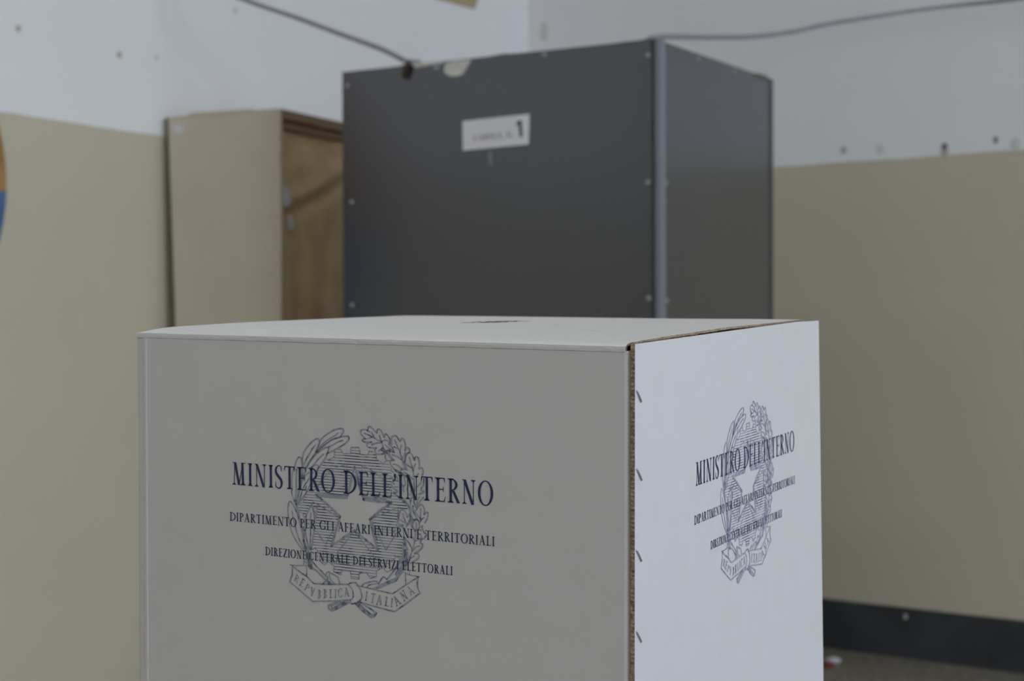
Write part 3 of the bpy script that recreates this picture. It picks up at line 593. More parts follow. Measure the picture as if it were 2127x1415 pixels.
STROKES=[[101,"s",[[-3448,8760],[-3593,8768],[-3393,8159],[-3196,7790],[-2906,7535],[-2426,7232],[-1948,6990],[-1473,6855],[-1190,6852],[-1107,6986],[-1194,7208],[-1434,7537]]],[82,"s",[[-1434,7537],[-2147,7733],[-2626,8037],[-3060,8339],[-3447,8640]]],[91,"s",[[-1643,7231],[-1954,7445],[-2527,7754],[-2961,8055],[-3396,8438]]],[101,"s",[[-3665,8812],[-3398,8598],[-2915,8232],[-2434,7907],[-1956,7683],[-1434,7505],[-1009,7427],[-703,7419],[-601,7551],[-730,7775],[-1016,8028],[-1395,8246],[-1824,8468],[-2158,8646],[-2565,8829]]],[91,"s",[[-1177,7752],[-1532,7858],[-1961,8080],[-2487,8347]]],[101,"s",[[-4934,9809],[-4993,9451],[-4900,9044],[-4652,8629],[-4259,8207],[-3869,7886],[-3531,7740],[-3365,7878],[-3402,8159],[-3540,8446],[-3666,8852]]],[91,"s",[[-3769,8279],[-4023,8553],[-4269,8927],[-4564,9345],[-4813,9841],[-4915,10169]]],[137,"s",[[-3591,8648],[-3788,8979],[-4082,9356],[-4376,9694],[-4672,10114]]],[101,"s",[[-3789,9059],[-3400,8757],[-3014,8516],[-2654,8376],[-2489,8466],[-2597,8751],[-2735,9077],[-2929,9367],[-3172,9661],[-3416,9955],[-3612,10287]]],[82,"s",[[-4179,9402],[-3788,9019]]],[91,"s",[[-2996,8933],[-3359,9233],[-3699,9573],[-4042,9994]]],[82,"s",[[-4179,9402],[-4476,9941],[-4673,10234]]],[101,"s",[[-5717,10098],[-5590,9688],[-5415,9396],[-5233,9284],[-5075,9416],[-5030,9694],[-5001,10094]]],[82,"s",[[-5842,10267],[-5956,10718],[-6004,11327],[-5962,11849],[-6036,12099],[-5894,12452],[-5753,12887],[-5658,13082]]],[82,"s",[[-5524,10247],[-5585,11097],[-5596,11904],[-5646,12233],[-5676,12598],[-5609,13038]]],[155,"s",[[-4986,10053],[-5019,10658],[-5123,11187],[-5188,11675],[-5351,12011],[-5454,12461],[-5551,13074]]],[101,"s",[[-4647,10072],[-4824,10645],[-5100,11266],[-5303,11844]]],[91,"s",[[-4187,10043],[-3702,9821],[-3463,9878],[-3539,10163],[-3614,10447],[-3910,10947],[-4401,11621],[-4650,12080],[-4868,12299],[-5165,12723],[-5413,12983]]],[82,"s",[[-3950,10389],[-4196,10725],[-4491,11105],[-4887,11654],[-5138,12275],[-5211,12484],[-5362,12858]]],[73,"s",[[-4386,10457],[-4729,10760],[-5077,11345],[-5228,11718]]],[55,"p",[[-4895,12542],[-4924,12867],[-5266,12940]]],[73,"p",[[-4572,11916],[-4720,12168],[-4870,12460]]],[183,"s",[[-5629,12716],[-5552,13195],[-5447,13712],[-5309,14267],[-5145,14779],[-4983,15412],[-4893,15969],[-4729,16399]]],[343,"s",[[-4729,16399],[-4588,16710],[-4496,17106],[-4544,17095],[-4405,17607],[-4288,17920]]],[91,"s",[[-6358,14065],[-6387,13662],[-6371,13255],[-6283,12925],[-6169,12856],[-6000,12985],[-5736,13370],[-5545,13719]]],[91,"s",[[-6358,14065],[-6221,14784],[-5984,15373],[-5649,15912],[-5313,16328],[-4976,16663]]],[91,"s",[[-6009,13633],[-5916,14031],[-5777,14586],[-5590,15178],[-5354,15766],[-5116,16190],[-4926,16538]]],[101,"s",[[-4175,13033],[-4398,13391],[-4596,13728],[-4714,14180],[-4769,14668],[-4714,15268],[-4577,15943],[-4390,16451]]],[101,"s",[[-4150,12971],[-4019,13282],[-3918,13676],[-3876,14115],[-3871,14476],[-3936,15084],[-4065,15698],[-4145,16228],[-4270,16561]]],[91,"s",[[-4222,13619],[-4255,14305],[-4251,15110],[-4286,15918],[-4333,16527]]],[46,"p",[[-4051,12743],[-4103,13048]]],[82,"p",[[-3960,13198],[-3622,13153],[-3676,13578],[-3802,14029]]],[64,"p",[[-3962,13318],[-3870,13673],[-3795,13466]]],[55,"p",[[-5324,13622],[-4984,13685],[-4901,14033],[-4797,14227]]],[73,"s",[[-4901,14759],[-4955,15127],[-4709,14945],[-4934,15408],[-4714,15309],[-4913,15648]]],[137,"s",[[-4915,15769],[-4824,16206],[-4684,16638]]],[55,"p",[[-2761,9238],[-2595,9367],[-1973,9072],[-1967,8536]]],[55,"p",[[-1421,8386],[-1166,8787],[-483,8747],[-431,8232],[294,8203],[405,8735]]],[55,"p",[[361,8738],[1058,8776],[1270,8391]]],[55,"p",[[1868,8650],[1850,9003],[2458,9337],[2781,9064]]],[55,"p",[[3187,9662],[3163,9820],[3412,9960]]],[55,"p",[[3350,16627],[3581,16348],[3853,16465]]],[64,"p",[[2380,17324],[2745,17644],[3252,17381]]],[64,"p",[[2287,17391],[1777,17636],[1796,18068],[1214,18282],[916,17855],[261,17956],[186,18420]]],[64,"p",[[186,18420],[-496,18437],[-584,17896],[-1292,17863],[-1486,18240],[-2126,18060],[-2073,17595],[-2619,17344],[-3006,17621],[-3411,17336]]],[55,"p",[[-4149,16510],[-3857,16364],[-3475,16693]]],[55,"s",[[-893,9601],[-1224,9701],[-1698,9849],[-2080,10071],[-2560,10380],[-3044,10850],[-3434,11355],[-3629,11608]]],[55,"s",[[514,9672],[932,9725],[1347,9895],[1853,10137],[2310,10460],[2719,10784],[2990,11117],[3215,11492]]],[46,"p",[[-836,9637],[-840,9954]]],[46,"p",[[537,9671],[534,9986]]],[55,"p",[[-3694,15024],[-2866,15978],[-2182,14821]]],[55,"p",[[-4002,12739],[-1764,13672]]],[55,"p",[[1355,13648],[3752,12605],[3771,13519]]],[55,"p",[[1990,14836],[2669,15957],[3597,14587]]],[55,"p",[[-125,14674],[-983,15638],[-1895,16654]]],[55,"p",[[-57,14886],[868,15798],[1695,16633]]],[164,"p",[[-143,9752],[-338,10396],[-755,11966]]],[164,"p",[[-106,9750],[63,10173],[355,11139]]],[164,"p",[[86,10408],[309,11339]]],[137,"p",[[309,11339],[467,11880]]],[137,"p",[[537,11878],[696,12201]]],[210,"p",[[-823,11974],[-872,12175],[-2174,12188],[-3658,12214]]],[164,"p",[[-3515,12304],[-2611,12858],[-1480,13689]]],[164,"p",[[-1480,13689],[-1922,14920],[-2317,16111]]],[164,"p",[[-2317,16071],[-1263,15383],[-171,14658]]],[201,"p",[[673,12203],[1831,12238],[3208,12236]]],[155,"p",[[3208,12275],[2193,12936],[1238,13697]]],[155,"p",[[1238,13697],[1573,14950],[1932,15982]]],[155,"p",[[-56,14807],[873,15323],[1932,15982]]],[73,"p",[[1445,13858],[1894,15238]]],[91,"p",[[677,11789],[861,12012],[2753,12034]]],[73,"p",[[-3801,12123],[-1035,12028]]],[101,"s",[[1032,6857],[777,6811],[544,6882],[473,7043],[586,7272],[862,7512]]],[101,"s",[[862,7512],[630,7584],[651,7720],[906,7773],[1462,7742]]],[101,"s",[[1415,7757],[1067,7874],[1010,8033],[1180,8161],[1550,8191],[1872,8181]]],[101,"s",[[1873,8161],[1742,8345],[1777,8538],[2006,8642],[2420,8598],[2787,8499]]],[101,"s",[[1054,6895],[1125,6774],[1127,6637],[1266,6544],[1519,6676],[1747,6899],[1930,7026]]],[101,"s",[[1930,7026],[1955,6810],[2094,6717],[2299,6831],[2480,7134],[2579,7304]]],[101,"s",[[2579,7304],[2663,7105],[2801,7070],[2981,7263],[3107,7489],[3045,7765]]],[64,"p",[[1054,6895],[1331,6979]]],[91,"s",[[797,7104],[1144,7204],[1558,7377],[1971,7551],[2360,7685]]],[91,"s",[[1470,6991],[1560,7182],[1742,7426]]],[91,"s",[[2158,7190],[2225,7420],[2282,7651]]],[64,"s",[[1558,7338],[1141,7478],[816,7554]]],[101,"s",[[2359,7732],[1968,7777],[1645,7861],[1459,7969]]],[91,"s",[[2424,8150],[2239,8277],[2054,8424]]],[91,"s",[[2383,7645],[2659,7513],[2978,7593],[3159,7758]]],[91,"s",[[2382,7723],[2448,8031],[2606,8295],[2833,8438]]],[82,"s",[[2656,7864],[2883,8046],[3155,8225]]],[110,"p",[[2331,8311],[2604,8451],[2878,8513]]],[110,"p",[[2789,8324],[3200,8261],[3472,8401]]],[101,"s",[[3250,7831],[3221,7522],[3310,7245],[3506,7138],[3710,7224],[3889,7447],[4002,7538]]],[101,"s",[[4002,7538],[4071,7360],[4230,7305],[4364,7460],[4451,7803],[4425,8230]]],[101,"s",[[4425,8192],[4607,8007],[4787,8055],[4830,8284],[4558,8493],[4420,8811],[4394,9122]]],[91,"s",[[2976,7807],[3248,8026],[3495,8400]]],[91,"s",[[3494,8419],[3017,8369],[3150,8731],[3444,8993]]],[91,"s",[[3444,9005],[3101,9142],[3189,9429],[3505,9720],[3822,9875],[4138,9971]]],[91,"s",[[3526,7467],[3704,7845],[3883,8145],[4015,8525],[4148,8905],[4280,9284],[4435,9623]]],[91,"s",[[4112,7822],[4029,8059],[3994,8371]]],[82,"p",[[3430,7996],[3838,8128]]],[91,"s",[[3288,8587],[3696,8699],[4125,8945]]],[73,"p",[[4469,8344],[4193,8863]]],[91,"s",[[3372,9320],[3690,9359],[3961,9498],[4186,9716]]],[101,"s",[[2647,8799],[2736,8989],[2964,9092],[3330,8992]]],[91,"s",[[2647,8760],[2740,8599],[2946,8587],[3013,8778],[3239,8920]]],[183,"p",[[3595,9792],[3912,9928],[4138,9991]]],[101,"s",[[4440,9042],[4488,8730],[4603,8452],[4807,8355],[5008,8467],[5185,8765],[5252,8897]]],[101,"s",[[5252,8897],[5321,8680],[5478,8625],[5611,8779],[5684,9121],[5650,9509]]],[101,"s",[[5650,9528],[5852,9419],[5993,9564],[5991,9834],[5914,9993]]],[91,"s",[[4259,9092],[4551,9268],[4865,9442],[4999,9511]]],[91,"s",[[4142,9603],[4050,9706],[4138,9952],[4498,10200],[4902,10445]]],[110,"p",[[4327,9049],[4593,9671],[4096,9625]]],[91,"s",[[4804,8692],[4913,9091],[5045,9469],[5131,9850],[5181,10310],[5214,10772],[5255,11233]]],[91,"s",[[5339,9181],[5179,9538],[5141,9733]]],[91,"s",[[4365,9879],[4725,10069],[5082,10356]]],[73,"p",[[5602,9897],[5398,10142]]],[91,"s",[[5820,10558],[5482,10909]]],[119,"s",[[6068,10252],[6020,10718],[5793,11119],[6060,11235],[5656,11457]]],[82,"s",[[4045,10307],[4042,10657],[4220,10956],[4284,11378]]],[73,"s",[[4274,9982],[4361,10364],[4425,10748],[4265,10991]]],[110,"p",[[3042,10451],[3249,10359],[3384,10506],[3223,10712],[3472,10831]]],[110,"s",[[3130,10874],[3401,11167],[3740,11358],[3443,11554]]],[91,"p",[[3452,10560],[3770,10566]]],[91,"p",[[3493,11044],[3766,11025]]],[82,"p",[[3547,10068],[3772,10403]]],[82,"s",[[4718,10806],[4580,11203],[4757,11578]]],[73,"p",[[4942,11023],[4915,11567]]],[119,"s",[[3398,11442],[3669,11696],[4121,11897]]],[137,"s",[[3985,11868],[4390,12189],[4748,12550],[4880,13006],[4831,13437],[4602,13843]]],[91,"s",[[4257,11849],[4571,12214],[4794,12547]]],[91,"s",[[4911,11996],[4840,12350],[4905,12694]]],[110,"s",[[4843,12039],[4980,11758],[5161,11726],[5202,12130],[5379,12504],[5492,12379],[5697,12016],[6012,11665]]],[82,"s",[[5655,11672],[5473,11994],[5379,12426]]],[101,"s",[[5400,12657],[5604,12371],[5829,12219],[6007,12341],[6103,12643],[6069,12916]]],[101,"s",[[6047,12956],[6316,12762],[6404,12890],[6335,13243],[6131,13567]]],[82,"s",[[5782,12532],[5756,12939],[5730,13367]]],[82,"s",[[5753,13307],[5464,13039],[5242,12707]]],[82,"s",[[6045,13188],[5820,13398],[5638,13684]]],[101,"s",[[5088,12370],[5107,12795],[5284,13053],[5461,13388]]],[101,"s",[[3789,13479],[3907,13041],[4023,12780],[4250,12743],[4474,12959],[4584,13262]]],[91,"s",[[4584,13262],[4744,13094],[4835,12932]]],[91,"s",[[4201,13058],[4289,13362],[4445,13661]]],[91,"s",[[3789,13459],[4106,13610],[4489,13774],[4510,14006]]],[110,"s",[[3743,13600],[3831,13865],[4216,13921]]],[91,"s",[[3648,13938],[3738,14068],[4012,14007],[4373,14173]]],[101,"s",[[5052,13924],[5100,13649],[5371,13395],[5595,13532],[5646,13877],[5568,14115]]],[91,"s",[[5370,13627],[5366,14015],[5317,14523],[5224,14958],[5130,15432],[4991,15833],[4807,16316],[4713,16714]]],[110,"s",[[4924,13119],[5102,13416],[5327,13398]]],[137,"s",[[4834,13126],[4941,13778],[5052,14002],[5274,14294]]],[82,"p",[[5012,13365],[5077,13650]]],[73,"s",[[5906,13817],[5771,13944],[5591,14036]]],[101,"s",[[5906,13856],[5948,14123],[6081,14344],[6267,14445],[6077,14731],[5808,14909]]],[119,"s",[[5785,14911],[5694,15112],[5917,15229],[5848,15486],[5577,15762],[5215,15988]]],[101,"s",[[5215,15988],[5507,15981],[5596,16168],[5437,16415],[5120,16599],[4848,16779]]],[82,"s",[[5624,15389],[5354,15490],[5036,15809]]],[91,"s",[[5168,16198],[4897,16347],[4760,16534]]],[73,"s",[[5584,14889],[5268,15051]]],[82,"s",[[4501,15019],[4725,15233],[4904,15529],[4991,15833]]],[73,"p",[[5766,14525],[5898,14824]]],[91,"s",[[4584,15946],[4671,16328],[4723,16596]]],[137,"p",[[4407,15416],[4585,15751],[4427,15804]]],[82,"s",[[4448,15958],[4468,16229],[4578,16570]]],[64,"s",[[4729,14766],[5045,14740],[5178,15039]]],[206,"s",[[4344,14915],[4364,15225],[4179,15591],[4289,16011],[4080,16498],[3851,16738],[3573,17233]]],[137,"s",[[4380,15886],[4331,16358],[4077,16830]]],[101,"s",[[3619,17151],[3342,17490],[3064,17830],[2717,18197]]],[91,"p",[[2717,18197],[2443,18007],[2233,18223],[1998,18601]]],[101,"s",[[1999,18561],[1723,18430],[1211,18559],[650,18732],[507,18944]]],[82,"s",[[1998,18601],[1535,18685],[1115,18805],[927,19002]]],[101,"s",[[-4160,17383],[-3778,17752],[-3301,18110],[-2920,18436]]],[110,"p",[[-2873,18512],[-2774,18221],[-2629,18128],[-2248,18252],[-1726,18443],[-1543,18985]]],[82,"s",[[-2535,18279],[-2444,18632],[-2255,18854],[-1924,19042]]],[101,"s",[[-2681,18494],[-2686,18855],[-2497,19078]]],[82,"p",[[-3121,19099],[-2878,18874]]],[73,"p",[[-6241,17896],[-5628,17913],[-4651,17812]]],[73,"p",[[-4942,17757],[-4889,17449],[-4648,17629]]],[82,"p",[[-4651,17812],[-4662,18641]]],[101,"p",[[-6045,17939],[-5438,18309],[-4663,18682],[-3990,19183],[-2545,19103],[-784,18931]]],[91,"s",[[-784,18931],[-547,18801],[-99,18733]]],[91,"p",[[-6021,17958],[-6031,18690],[-6285,19243],[-5603,19665],[-4106,20609],[-2322,20386],[-609,20138]]],[101,"s",[[-784,18931],[-411,19313],[-347,19864],[-609,20150]]],[101,"s",[[-609,20150],[-494,20418],[-117,20319]]],[101,"s",[[-99,18725],[225,19051],[386,19393],[427,19905],[72,20220]]],[101,"s",[[72,20220],[-24,20369],[-118,20399]]],[91,"p",[[-8,18935],[1299,19065],[3234,19266],[4380,18487],[5470,17777]]],[82,"p",[[4366,17511],[4426,18443]]],[73,"p",[[4434,17603],[4931,17673],[5606,17725]]],[64,"p",[[4707,17362],[4750,17592]]],[101,"p",[[5479,17796],[5421,18307],[5486,18651],[5663,18964],[4505,19843],[3405,20624],[1980,20458],[260,20201]]],[110,"p",[[-1797,20372],[-2662,20782],[-2593,21037],[-2308,21180],[-1612,20834],[-706,20340]]],[82,"p",[[-1464,20338],[-2375,20793],[-2233,20939],[-1132,20384]]],[110,"p",[[-118,20399],[580,20923],[1276,21285],[1555,21216],[1767,20916],[1421,20715],[818,20461],[260,20201]]],[82,"p",[[119,20255],[722,20709],[1278,21047]]]]
FILLS=[[[-2569,21014],[-2283,21125],[-705,20300],[-1130,20244],[-2233,20919]],[[1371,21037],[1511,20983],[1720,20960],[1486,21223],[1230,21250],[22,20464],[164,20370]],[[-4662,16863],[-4153,16818],[-4139,17583],[-4070,17899],[-3686,18106],[-3208,18423],[-2780,18744],[-2067,19056],[-2450,19154],[-2831,18950],[-3306,18553],[-3783,18155],[-4314,18043],[-4503,17657]],[[4537,16131],[4599,16827],[4253,17444],[3563,18292],[2689,18671],[1901,19064],[1392,19055],[2090,18651],[2692,18356],[3337,18078],[3612,17895],[3454,17714],[3617,17425],[3984,17078],[4307,16463]],[[-1385,13642],[-1667,13505],[-1720,13947],[-1435,13845]],[[3163,12161],[3207,12392],[2933,12334]]]
GEAR=[[-1966,8516],[-1420,8366],[-1166,8787],[-483,8747],[-431,8232],[294,8211],[361,8738],[1058,8776],[1270,8391],[1868,8611],[1841,9003],[2458,9337],[2781,9142],[3187,9662],[3182,10130],[3222,10829],[3172,11261],[3487,11667],[3940,11910],[4569,12408],[4656,12790],[3888,12653],[3767,13364],[3605,13688],[3597,14587],[4229,15041],[4224,15588],[4127,16337],[3853,16440],[3853,16465],[3581,16348],[3165,16840],[2703,17274],[2287,17391],[1777,17636],[1796,18068],[1214,18282],[916,17855],[261,17956],[186,18420],[-496,18445],[-584,17896],[-1292,17863],[-1486,18240],[-2126,18060],[-2073,17575],[-2619,17344],[-3006,17621],[-3435,17338],[-3523,16657],[-3857,16364],[-4145,16269],[-3990,15491],[-3807,14431],[-3678,13778],[-3525,13125],[-3960,13198],[-4101,12887],[-4248,13058],[-4593,13486],[-4795,14065],[-4984,13677],[-5372,13585],[-5364,13020],[-4924,12867],[-4871,12541],[-4524,11993],[-4452,11785],[-4157,11404],[-3590,10406],[-3416,9955],[-2834,9362],[-2595,9367],[-1973,9032]]
STAR=[[-142,9673],[-53,10338],[216,11306],[443,11963],[649,12284],[3208,12275],[1178,13702],[1572,15028],[2023,16131],[871,15481],[-100,14613],[-1073,15248],[-2367,16236],[-1776,14669],[-1433,13686],[-2612,12898],[-3658,12173],[-848,12134],[-680,11565]]
RIBBON=[["R",[[-5939,19088],[-5501,19371],[-5686,18536]]],["E",[[-5453,19406],[-5041,19618],[-5127,18807]]],["P",[[-4969,19724],[-4582,19929],[-4670,19249]]],["V",[[-4415,20135],[-3955,20230],[-4284,19454]]],["B",[[-3691,20344],[-3305,20305],[-3648,19642]]],["B",[[-3160,20278],[-2751,20196],[-3127,19562]]],["L",[[-2583,20191],[-2223,20127],[-2560,19506]]],["I",[[-2089,20121],[-1879,20084],[-2071,19425]]],["C",[[-1793,20083],[-1293,19992],[-1785,19349]]],["A",[[-1198,19951],[-630,19885],[-1261,19257]]],["I",[[692,20037],[925,20061],[817,19291]]],["T",[[1185,20145],[1622,20171],[1319,19379]]],["A",[[1681,20284],[2306,20235],[1758,19513]]],["L",[[2458,20251],[2913,20302],[2557,19531]]],["I",[[3018,20311],[3233,20327],[3094,19595]]],["A",[[3522,20238],[4050,19897],[3139,19629]]],["N",[[4210,19795],[4667,19415],[3806,19189]]],["A",[[4804,19284],[5272,18964],[4401,18758]]]]
UL = .2288; UR = .23451; DVR = -.0066
def on_front(off): return lambda u, v: BP(UL - u, -off, v)
def on_side(off): return lambda u, v: BP(-.0033 - off, UR + u, v + DVR)
LINES = [("MINISTERO DELL'INTERNO", -.1191, .1205, .1189, .0181, .112, .040), ('DIPARTIMENTO PER GLI AFFARI INTERNI E TERRITORIALI', -.1212, .1212, .1485, .0071, .135, .055), ('DIREZIONE CENTRALE DEI SERVIZI ELETTORALI', -.0865, .0855, .1734, .0067, .135, .055)]
def inside(x, y, P):
    c_ = False; j = len(P) - 1
    for i in range(len(P)):
        if (P[i][1] > y) != (P[j][1] > y) and x < (P[j][0] - P[i][0]) * (y - P[i][1]) / (P[j][1] - P[i][1]) + P[i][0]: c_ = not c_
        j = i
    return c_
def stroke(P, w_, smooth):
    q_ = [V((x, y, 0)) for x, y in P]
    if smooth == 's' and len(q_) > 2: q_ = catmull(q_, 5)
    n = len(q_); L = []; R2 = []
    for k in range(n):
        d0 = (q_[k] - q_[k - 1]).normalized() if k else None
        d1 = (q_[k + 1] - q_[k]).normalized() if k < n - 1 else None
        tt = d0 if d1 is None else d1 if d0 is None else (d0 + d1)
        if tt.length < 1e-3: tt = d1
        tt = tt.normalized(); nn_ = V((-tt.y, tt.x, 0)); sc = 1
        if d0 is not None and d1 is not None: sc = min(1 / max(.35, nn_.dot(V((-d1.y, d1.x, 0)))), 1.8)
        taper = 1
        L.append(q_[k] + nn_ * w_ / 2 * sc * taper); R2.append(q_[k] - nn_ * w_ / 2 * sc * taper)
    out = []
    for k in range(n - 1): out.append([(L[k].x, L[k].y), (L[k + 1].x, L[k + 1].y), (R2[k + 1].x, R2[k + 1].y), (R2[k].x, R2[k].y)])
    # round ends
    for e in (0, n - 1):
        c_ = q_[e]; out.append([(c_.x + w_ / 2 * math.cos(a * math.pi / 4), c_.y + w_ / 2 * math.sin(a * math.pi / 4)) for a in range(8)])
    return out
K = 1e-5
outline = []
for w_, k_, P in STROKES: outline += stroke([(x * K, y * K) for x, y in P], w_ * K * 1.14, k_)
for P in FILLS: outline.append([(x * K, y * K) for x, y in P])
ribtxt = []
for ch, (bl, br, tl) in RIBBON:
    bl, br, tl = V(bl) * K, V(br) * K, V(tl) * K; ex = br - bl; ey = tl - bl; H = ey.length
    for P in glyph(ch, ex.length / H, .125, .075): ribtxt.append([tuple(bl + ex.normalized() * (a * H) + ey * b) for a, b in P])
gear = [(x * K, y * K) for x, y in GEAR]; star = [(x * K, y * K) for x, y in STAR]
hatch = []
v = min(y for x, y in gear) + .0006; vmax = max(y for x, y in gear); rnd = random.Random(3)
while v < vmax:
    x = -.06; run = None
    while x < .06:
        ok = inside(x, v, gear) and not inside(x, v, star)
        if ok and run is None: run = x
        if not ok and run is not None:
            if x - run > .0008: hatch.append([(run, v - .00033), (x, v - .00033), (x, v + .00033), (run, v + .00033)])
            run = None
        x += .0002
    v += .00218
def print_face(fnf, parent):
    print_mesh('emblem_hatching', hatch, fnf(.00020), M_HATCH, parent)
    print_mesh('emblem_outline', outline, fnf(.00026), M_EMB, parent)
    print_mesh('ribbon_lettering', ribtxt, fnf(.00026), M_EMB, parent)
    for s_, u0, u1, vb, hh, T_, t_ in LINES:
        f0 = fnf(.00034)
        print_mesh('lettering', text_polys(s_, u1 - u0, hh, T_, t_), (lambda a, b, f0=f0, u0=u0, vb=vb: f0(u0 + a, vb - b)), M_INK, parent)
print_face(on_front, front); print_face(on_side, side)

# table that carries the box (just below the picture)
tb = thing('table', 'plain table standing under the white ballot box', 'table', box.location * 1.0 - V((0, 0, ZT)))
TC = V(box.location); 
def TP(a, b, z): return V((TC.x, TC.y, 0)) + a * V((AX.x, AX.y, 0)).normalized() + b * V((BX_.x, BX_.y, 0)).normalized() + V((0, 0, z))
mb = MB(); mb.rbox(-.40, .55, -.36, .36, ZT - .028, ZT - .0005, fn=TP); mb.build('tabletop', M_TABLE, tb)
for a in (-.36, .51):
    for b in (-.32, .32):
        mb = MB(); mb.tube([TP(a, b, 0), TP(a, b, ZT - .028)], .016, 12); mb.build('leg', M_TLEG, tb, smooth=True)
mb = MB(); mb.rbox(-.36, .51, -.33, -.31, ZT - .09, ZT - .028, fn=TP); mb.rbox(-.36, .51, .31, .33, ZT - .09, ZT - .028, fn=TP); mb.build('apron', M_TLEG, tb)

# ================================================================= GREY VOTING BOOTH
BN = V((0.38175, 4.15245, 0)); BD = V((-0.85451, 0.51944, 0)); BE = V((0.51944, 0.85451, 0)); BWF, BWS, BH = 1.0321, .802, 2.0
def GB(u, w_, z): return BN + u * BD + w_ * BE + V((0, 0, z))
booth = thing('voting_booth', 'tall dark grey panelled voting booth with a white number plate', 'booth', GB(BWF / 2, BWS / 2, 0))
# panels lean a few millimetres: slightly narrower at the left foot
mb = MB()
nseg = 24; vs = []; fs = []
for k in range(nseg + 1):
    u = BWF * k / nseg; top = BH + .0012 * noise.noise(V((u * 9, 0, 0))) + (.004 * math.exp(-((u - .48) / .03) ** 2))
    for (w_, z) in ((0, 0), (0, top), (.012, top), (.012, 0)): vs.append(GB(u - (.0025 if k == nseg else 0) * 0, w_, z))
for k in range(nseg):
    for i in range(4): fs.append((k * 4 + i, k * 4 + (i + 1) % 4, (k + 1) * 4 + (i + 1) % 4, (k + 1) * 4 + i))
fs.append((3, 2, 1, 0)); fs.append(tuple(nseg * 4 + i for i in range(4)))
fp = mk('front_panel', vs, fs, M_BOOTH, booth)
mb = MB(); mb.rbox(0, .012, .0125, BWS, 0, BH - .002, fn=GB); sp_ = mb.build('side_panel', M_BOOTH2, booth)
mb = MB(); mb.rbox(BWF - .012, BWF, .0125, BWS, 0, BH - .002, fn=GB); mb.build('side_panel', M_BOOTH2, booth)
mb = MB(); mb.rbox(.03, BWF - .03, .013, BWS - .25, .80, .82, fn=GB); mb.build('writing_shelf', M_BOOTH, booth)
mb = MB(); mb.rbox(-.0035, .0, -.0020, .046, 0, BH + .001, fn=GB); mb.rbox(-.0035, .004, -.0020, 0, 0, BH + .001, fn=GB); mb.rbox(-.0060, -.0035, .006, .026, 0, BH + .001, fn=GB)
pr = mb.build('corner_profile', M_PROFILE, booth, label='pale metal corner strip')
mb = MB(); mb.rbox(.004, .0145, -.0014, 0, 0, BH, fn=GB); mb.build('shadow_strip', M_STRIPSHADE, booth)  # dark strip painting the shadow line beside the corner profile
mb = MB(); mb.rbox(-.0030, -.0002, BWS - .022, BWS, 0, BH - .003, fn=GB); mb.build('rear_profile', M_BOOTH2, booth)
def dome(c_, nrm, r, name, m, parent, flat=.55):
    nrm = nrm.normalized(); x = nrm.cross(V((0, 0, 1))).normalized(); y = nrm.cross(x); vs = []; fs = []; S_ = 12
    for ri, (rr, hh) in enumerate(((1, 0), (.98, .25), (.75, .7), (.35, .95))):
        for k in range(S_):
            a = 2 * math.pi * k / S_; vs.append(c_ + x * r * rr * math.cos(a) + y * r * rr * math.sin(a) + nrm * r * flat * hh)
    vs.append(c_ + nrm * r * flat)
    for ri in range(3):
        for k in range(S_): fs.append((ri * S_ + k, ri * S_ + (k + 1) % S_, (ri + 1) * S_ + (k + 1) % S_, (ri + 1) * S_ + k))
    for k in range(S_): fs.append((3 * S_ + k, 3 * S_ + (k + 1) % S_, 4 * S_))
    return mk(name, vs, fs, m, parent, smooth=True, loc=c_)
for u, z in ((.0268, 1.9583), (.0272, 1.6242), (.0255, 1.3187), (.0265, 1.0), (.0265, .66), (.0265, .30), (1.0140, 1.9591), (1.0003, 1.6140), (1.0000, 1.3097), (1.0, .98), (1.0, .65), (1.0, .30), (.3415, 1.9880), (.6990, 1.9840)):
    dome(GB(u, 0, z), -BE, .0068, 'screw', M_SCREW, booth)
for w_, z in ((.0532, 1.6256), (.0576, 1.3127), (.0550, .98), (.2592, 1.9830), (.5090, 1.9830)):
    dome(GB(-.0005, w_, z), BD * -1, .0065, 'screw', M_SCREW, booth)
# number plate
PL = [GB(.6054, -.0004, 1.7423), GB(.3910, -.0004, 1.7468), GB(.3880, -.0004, 1.8299), GB(.6060, -.0004, 1.8252)]
PL2 = [p + BE * -.0025 for p in PL]
mb = MB(); mb.hexa(PL + PL2); plate = mb.build('number_plate', M_PLATE, booth, loc=PL[0], label='white plate lettered CABINA N. 1')
ex = (PL[1] - PL[0]); ex_n = ex.normalized(); ez = V((0, 0, 1))
def on_plate(x, y): return PL2[0] + ex_n * x + ez * y - BE * .0003
tp = text_polys('CABINA', .096, .0165, .20, .09)
print_mesh('lettering', [[(x + .034, y + .0235) for x, y in P] for P in tp], on_plate, M_FAINT, plate)
tp = text_polys('N.', .026, .0170, .20, .09)
print_mesh('lettering', [[(x + .142, y + .0235) for x, y in P] for P in tp], on_plate, M_FAINT, plate)
print_mesh('number', [[(x * .040 + .180 - y * .0035, y * .046 + .022) for x, y in P] for P in glyph('1', .5, .24, .06)], on_plate, M_BLACK, plate)
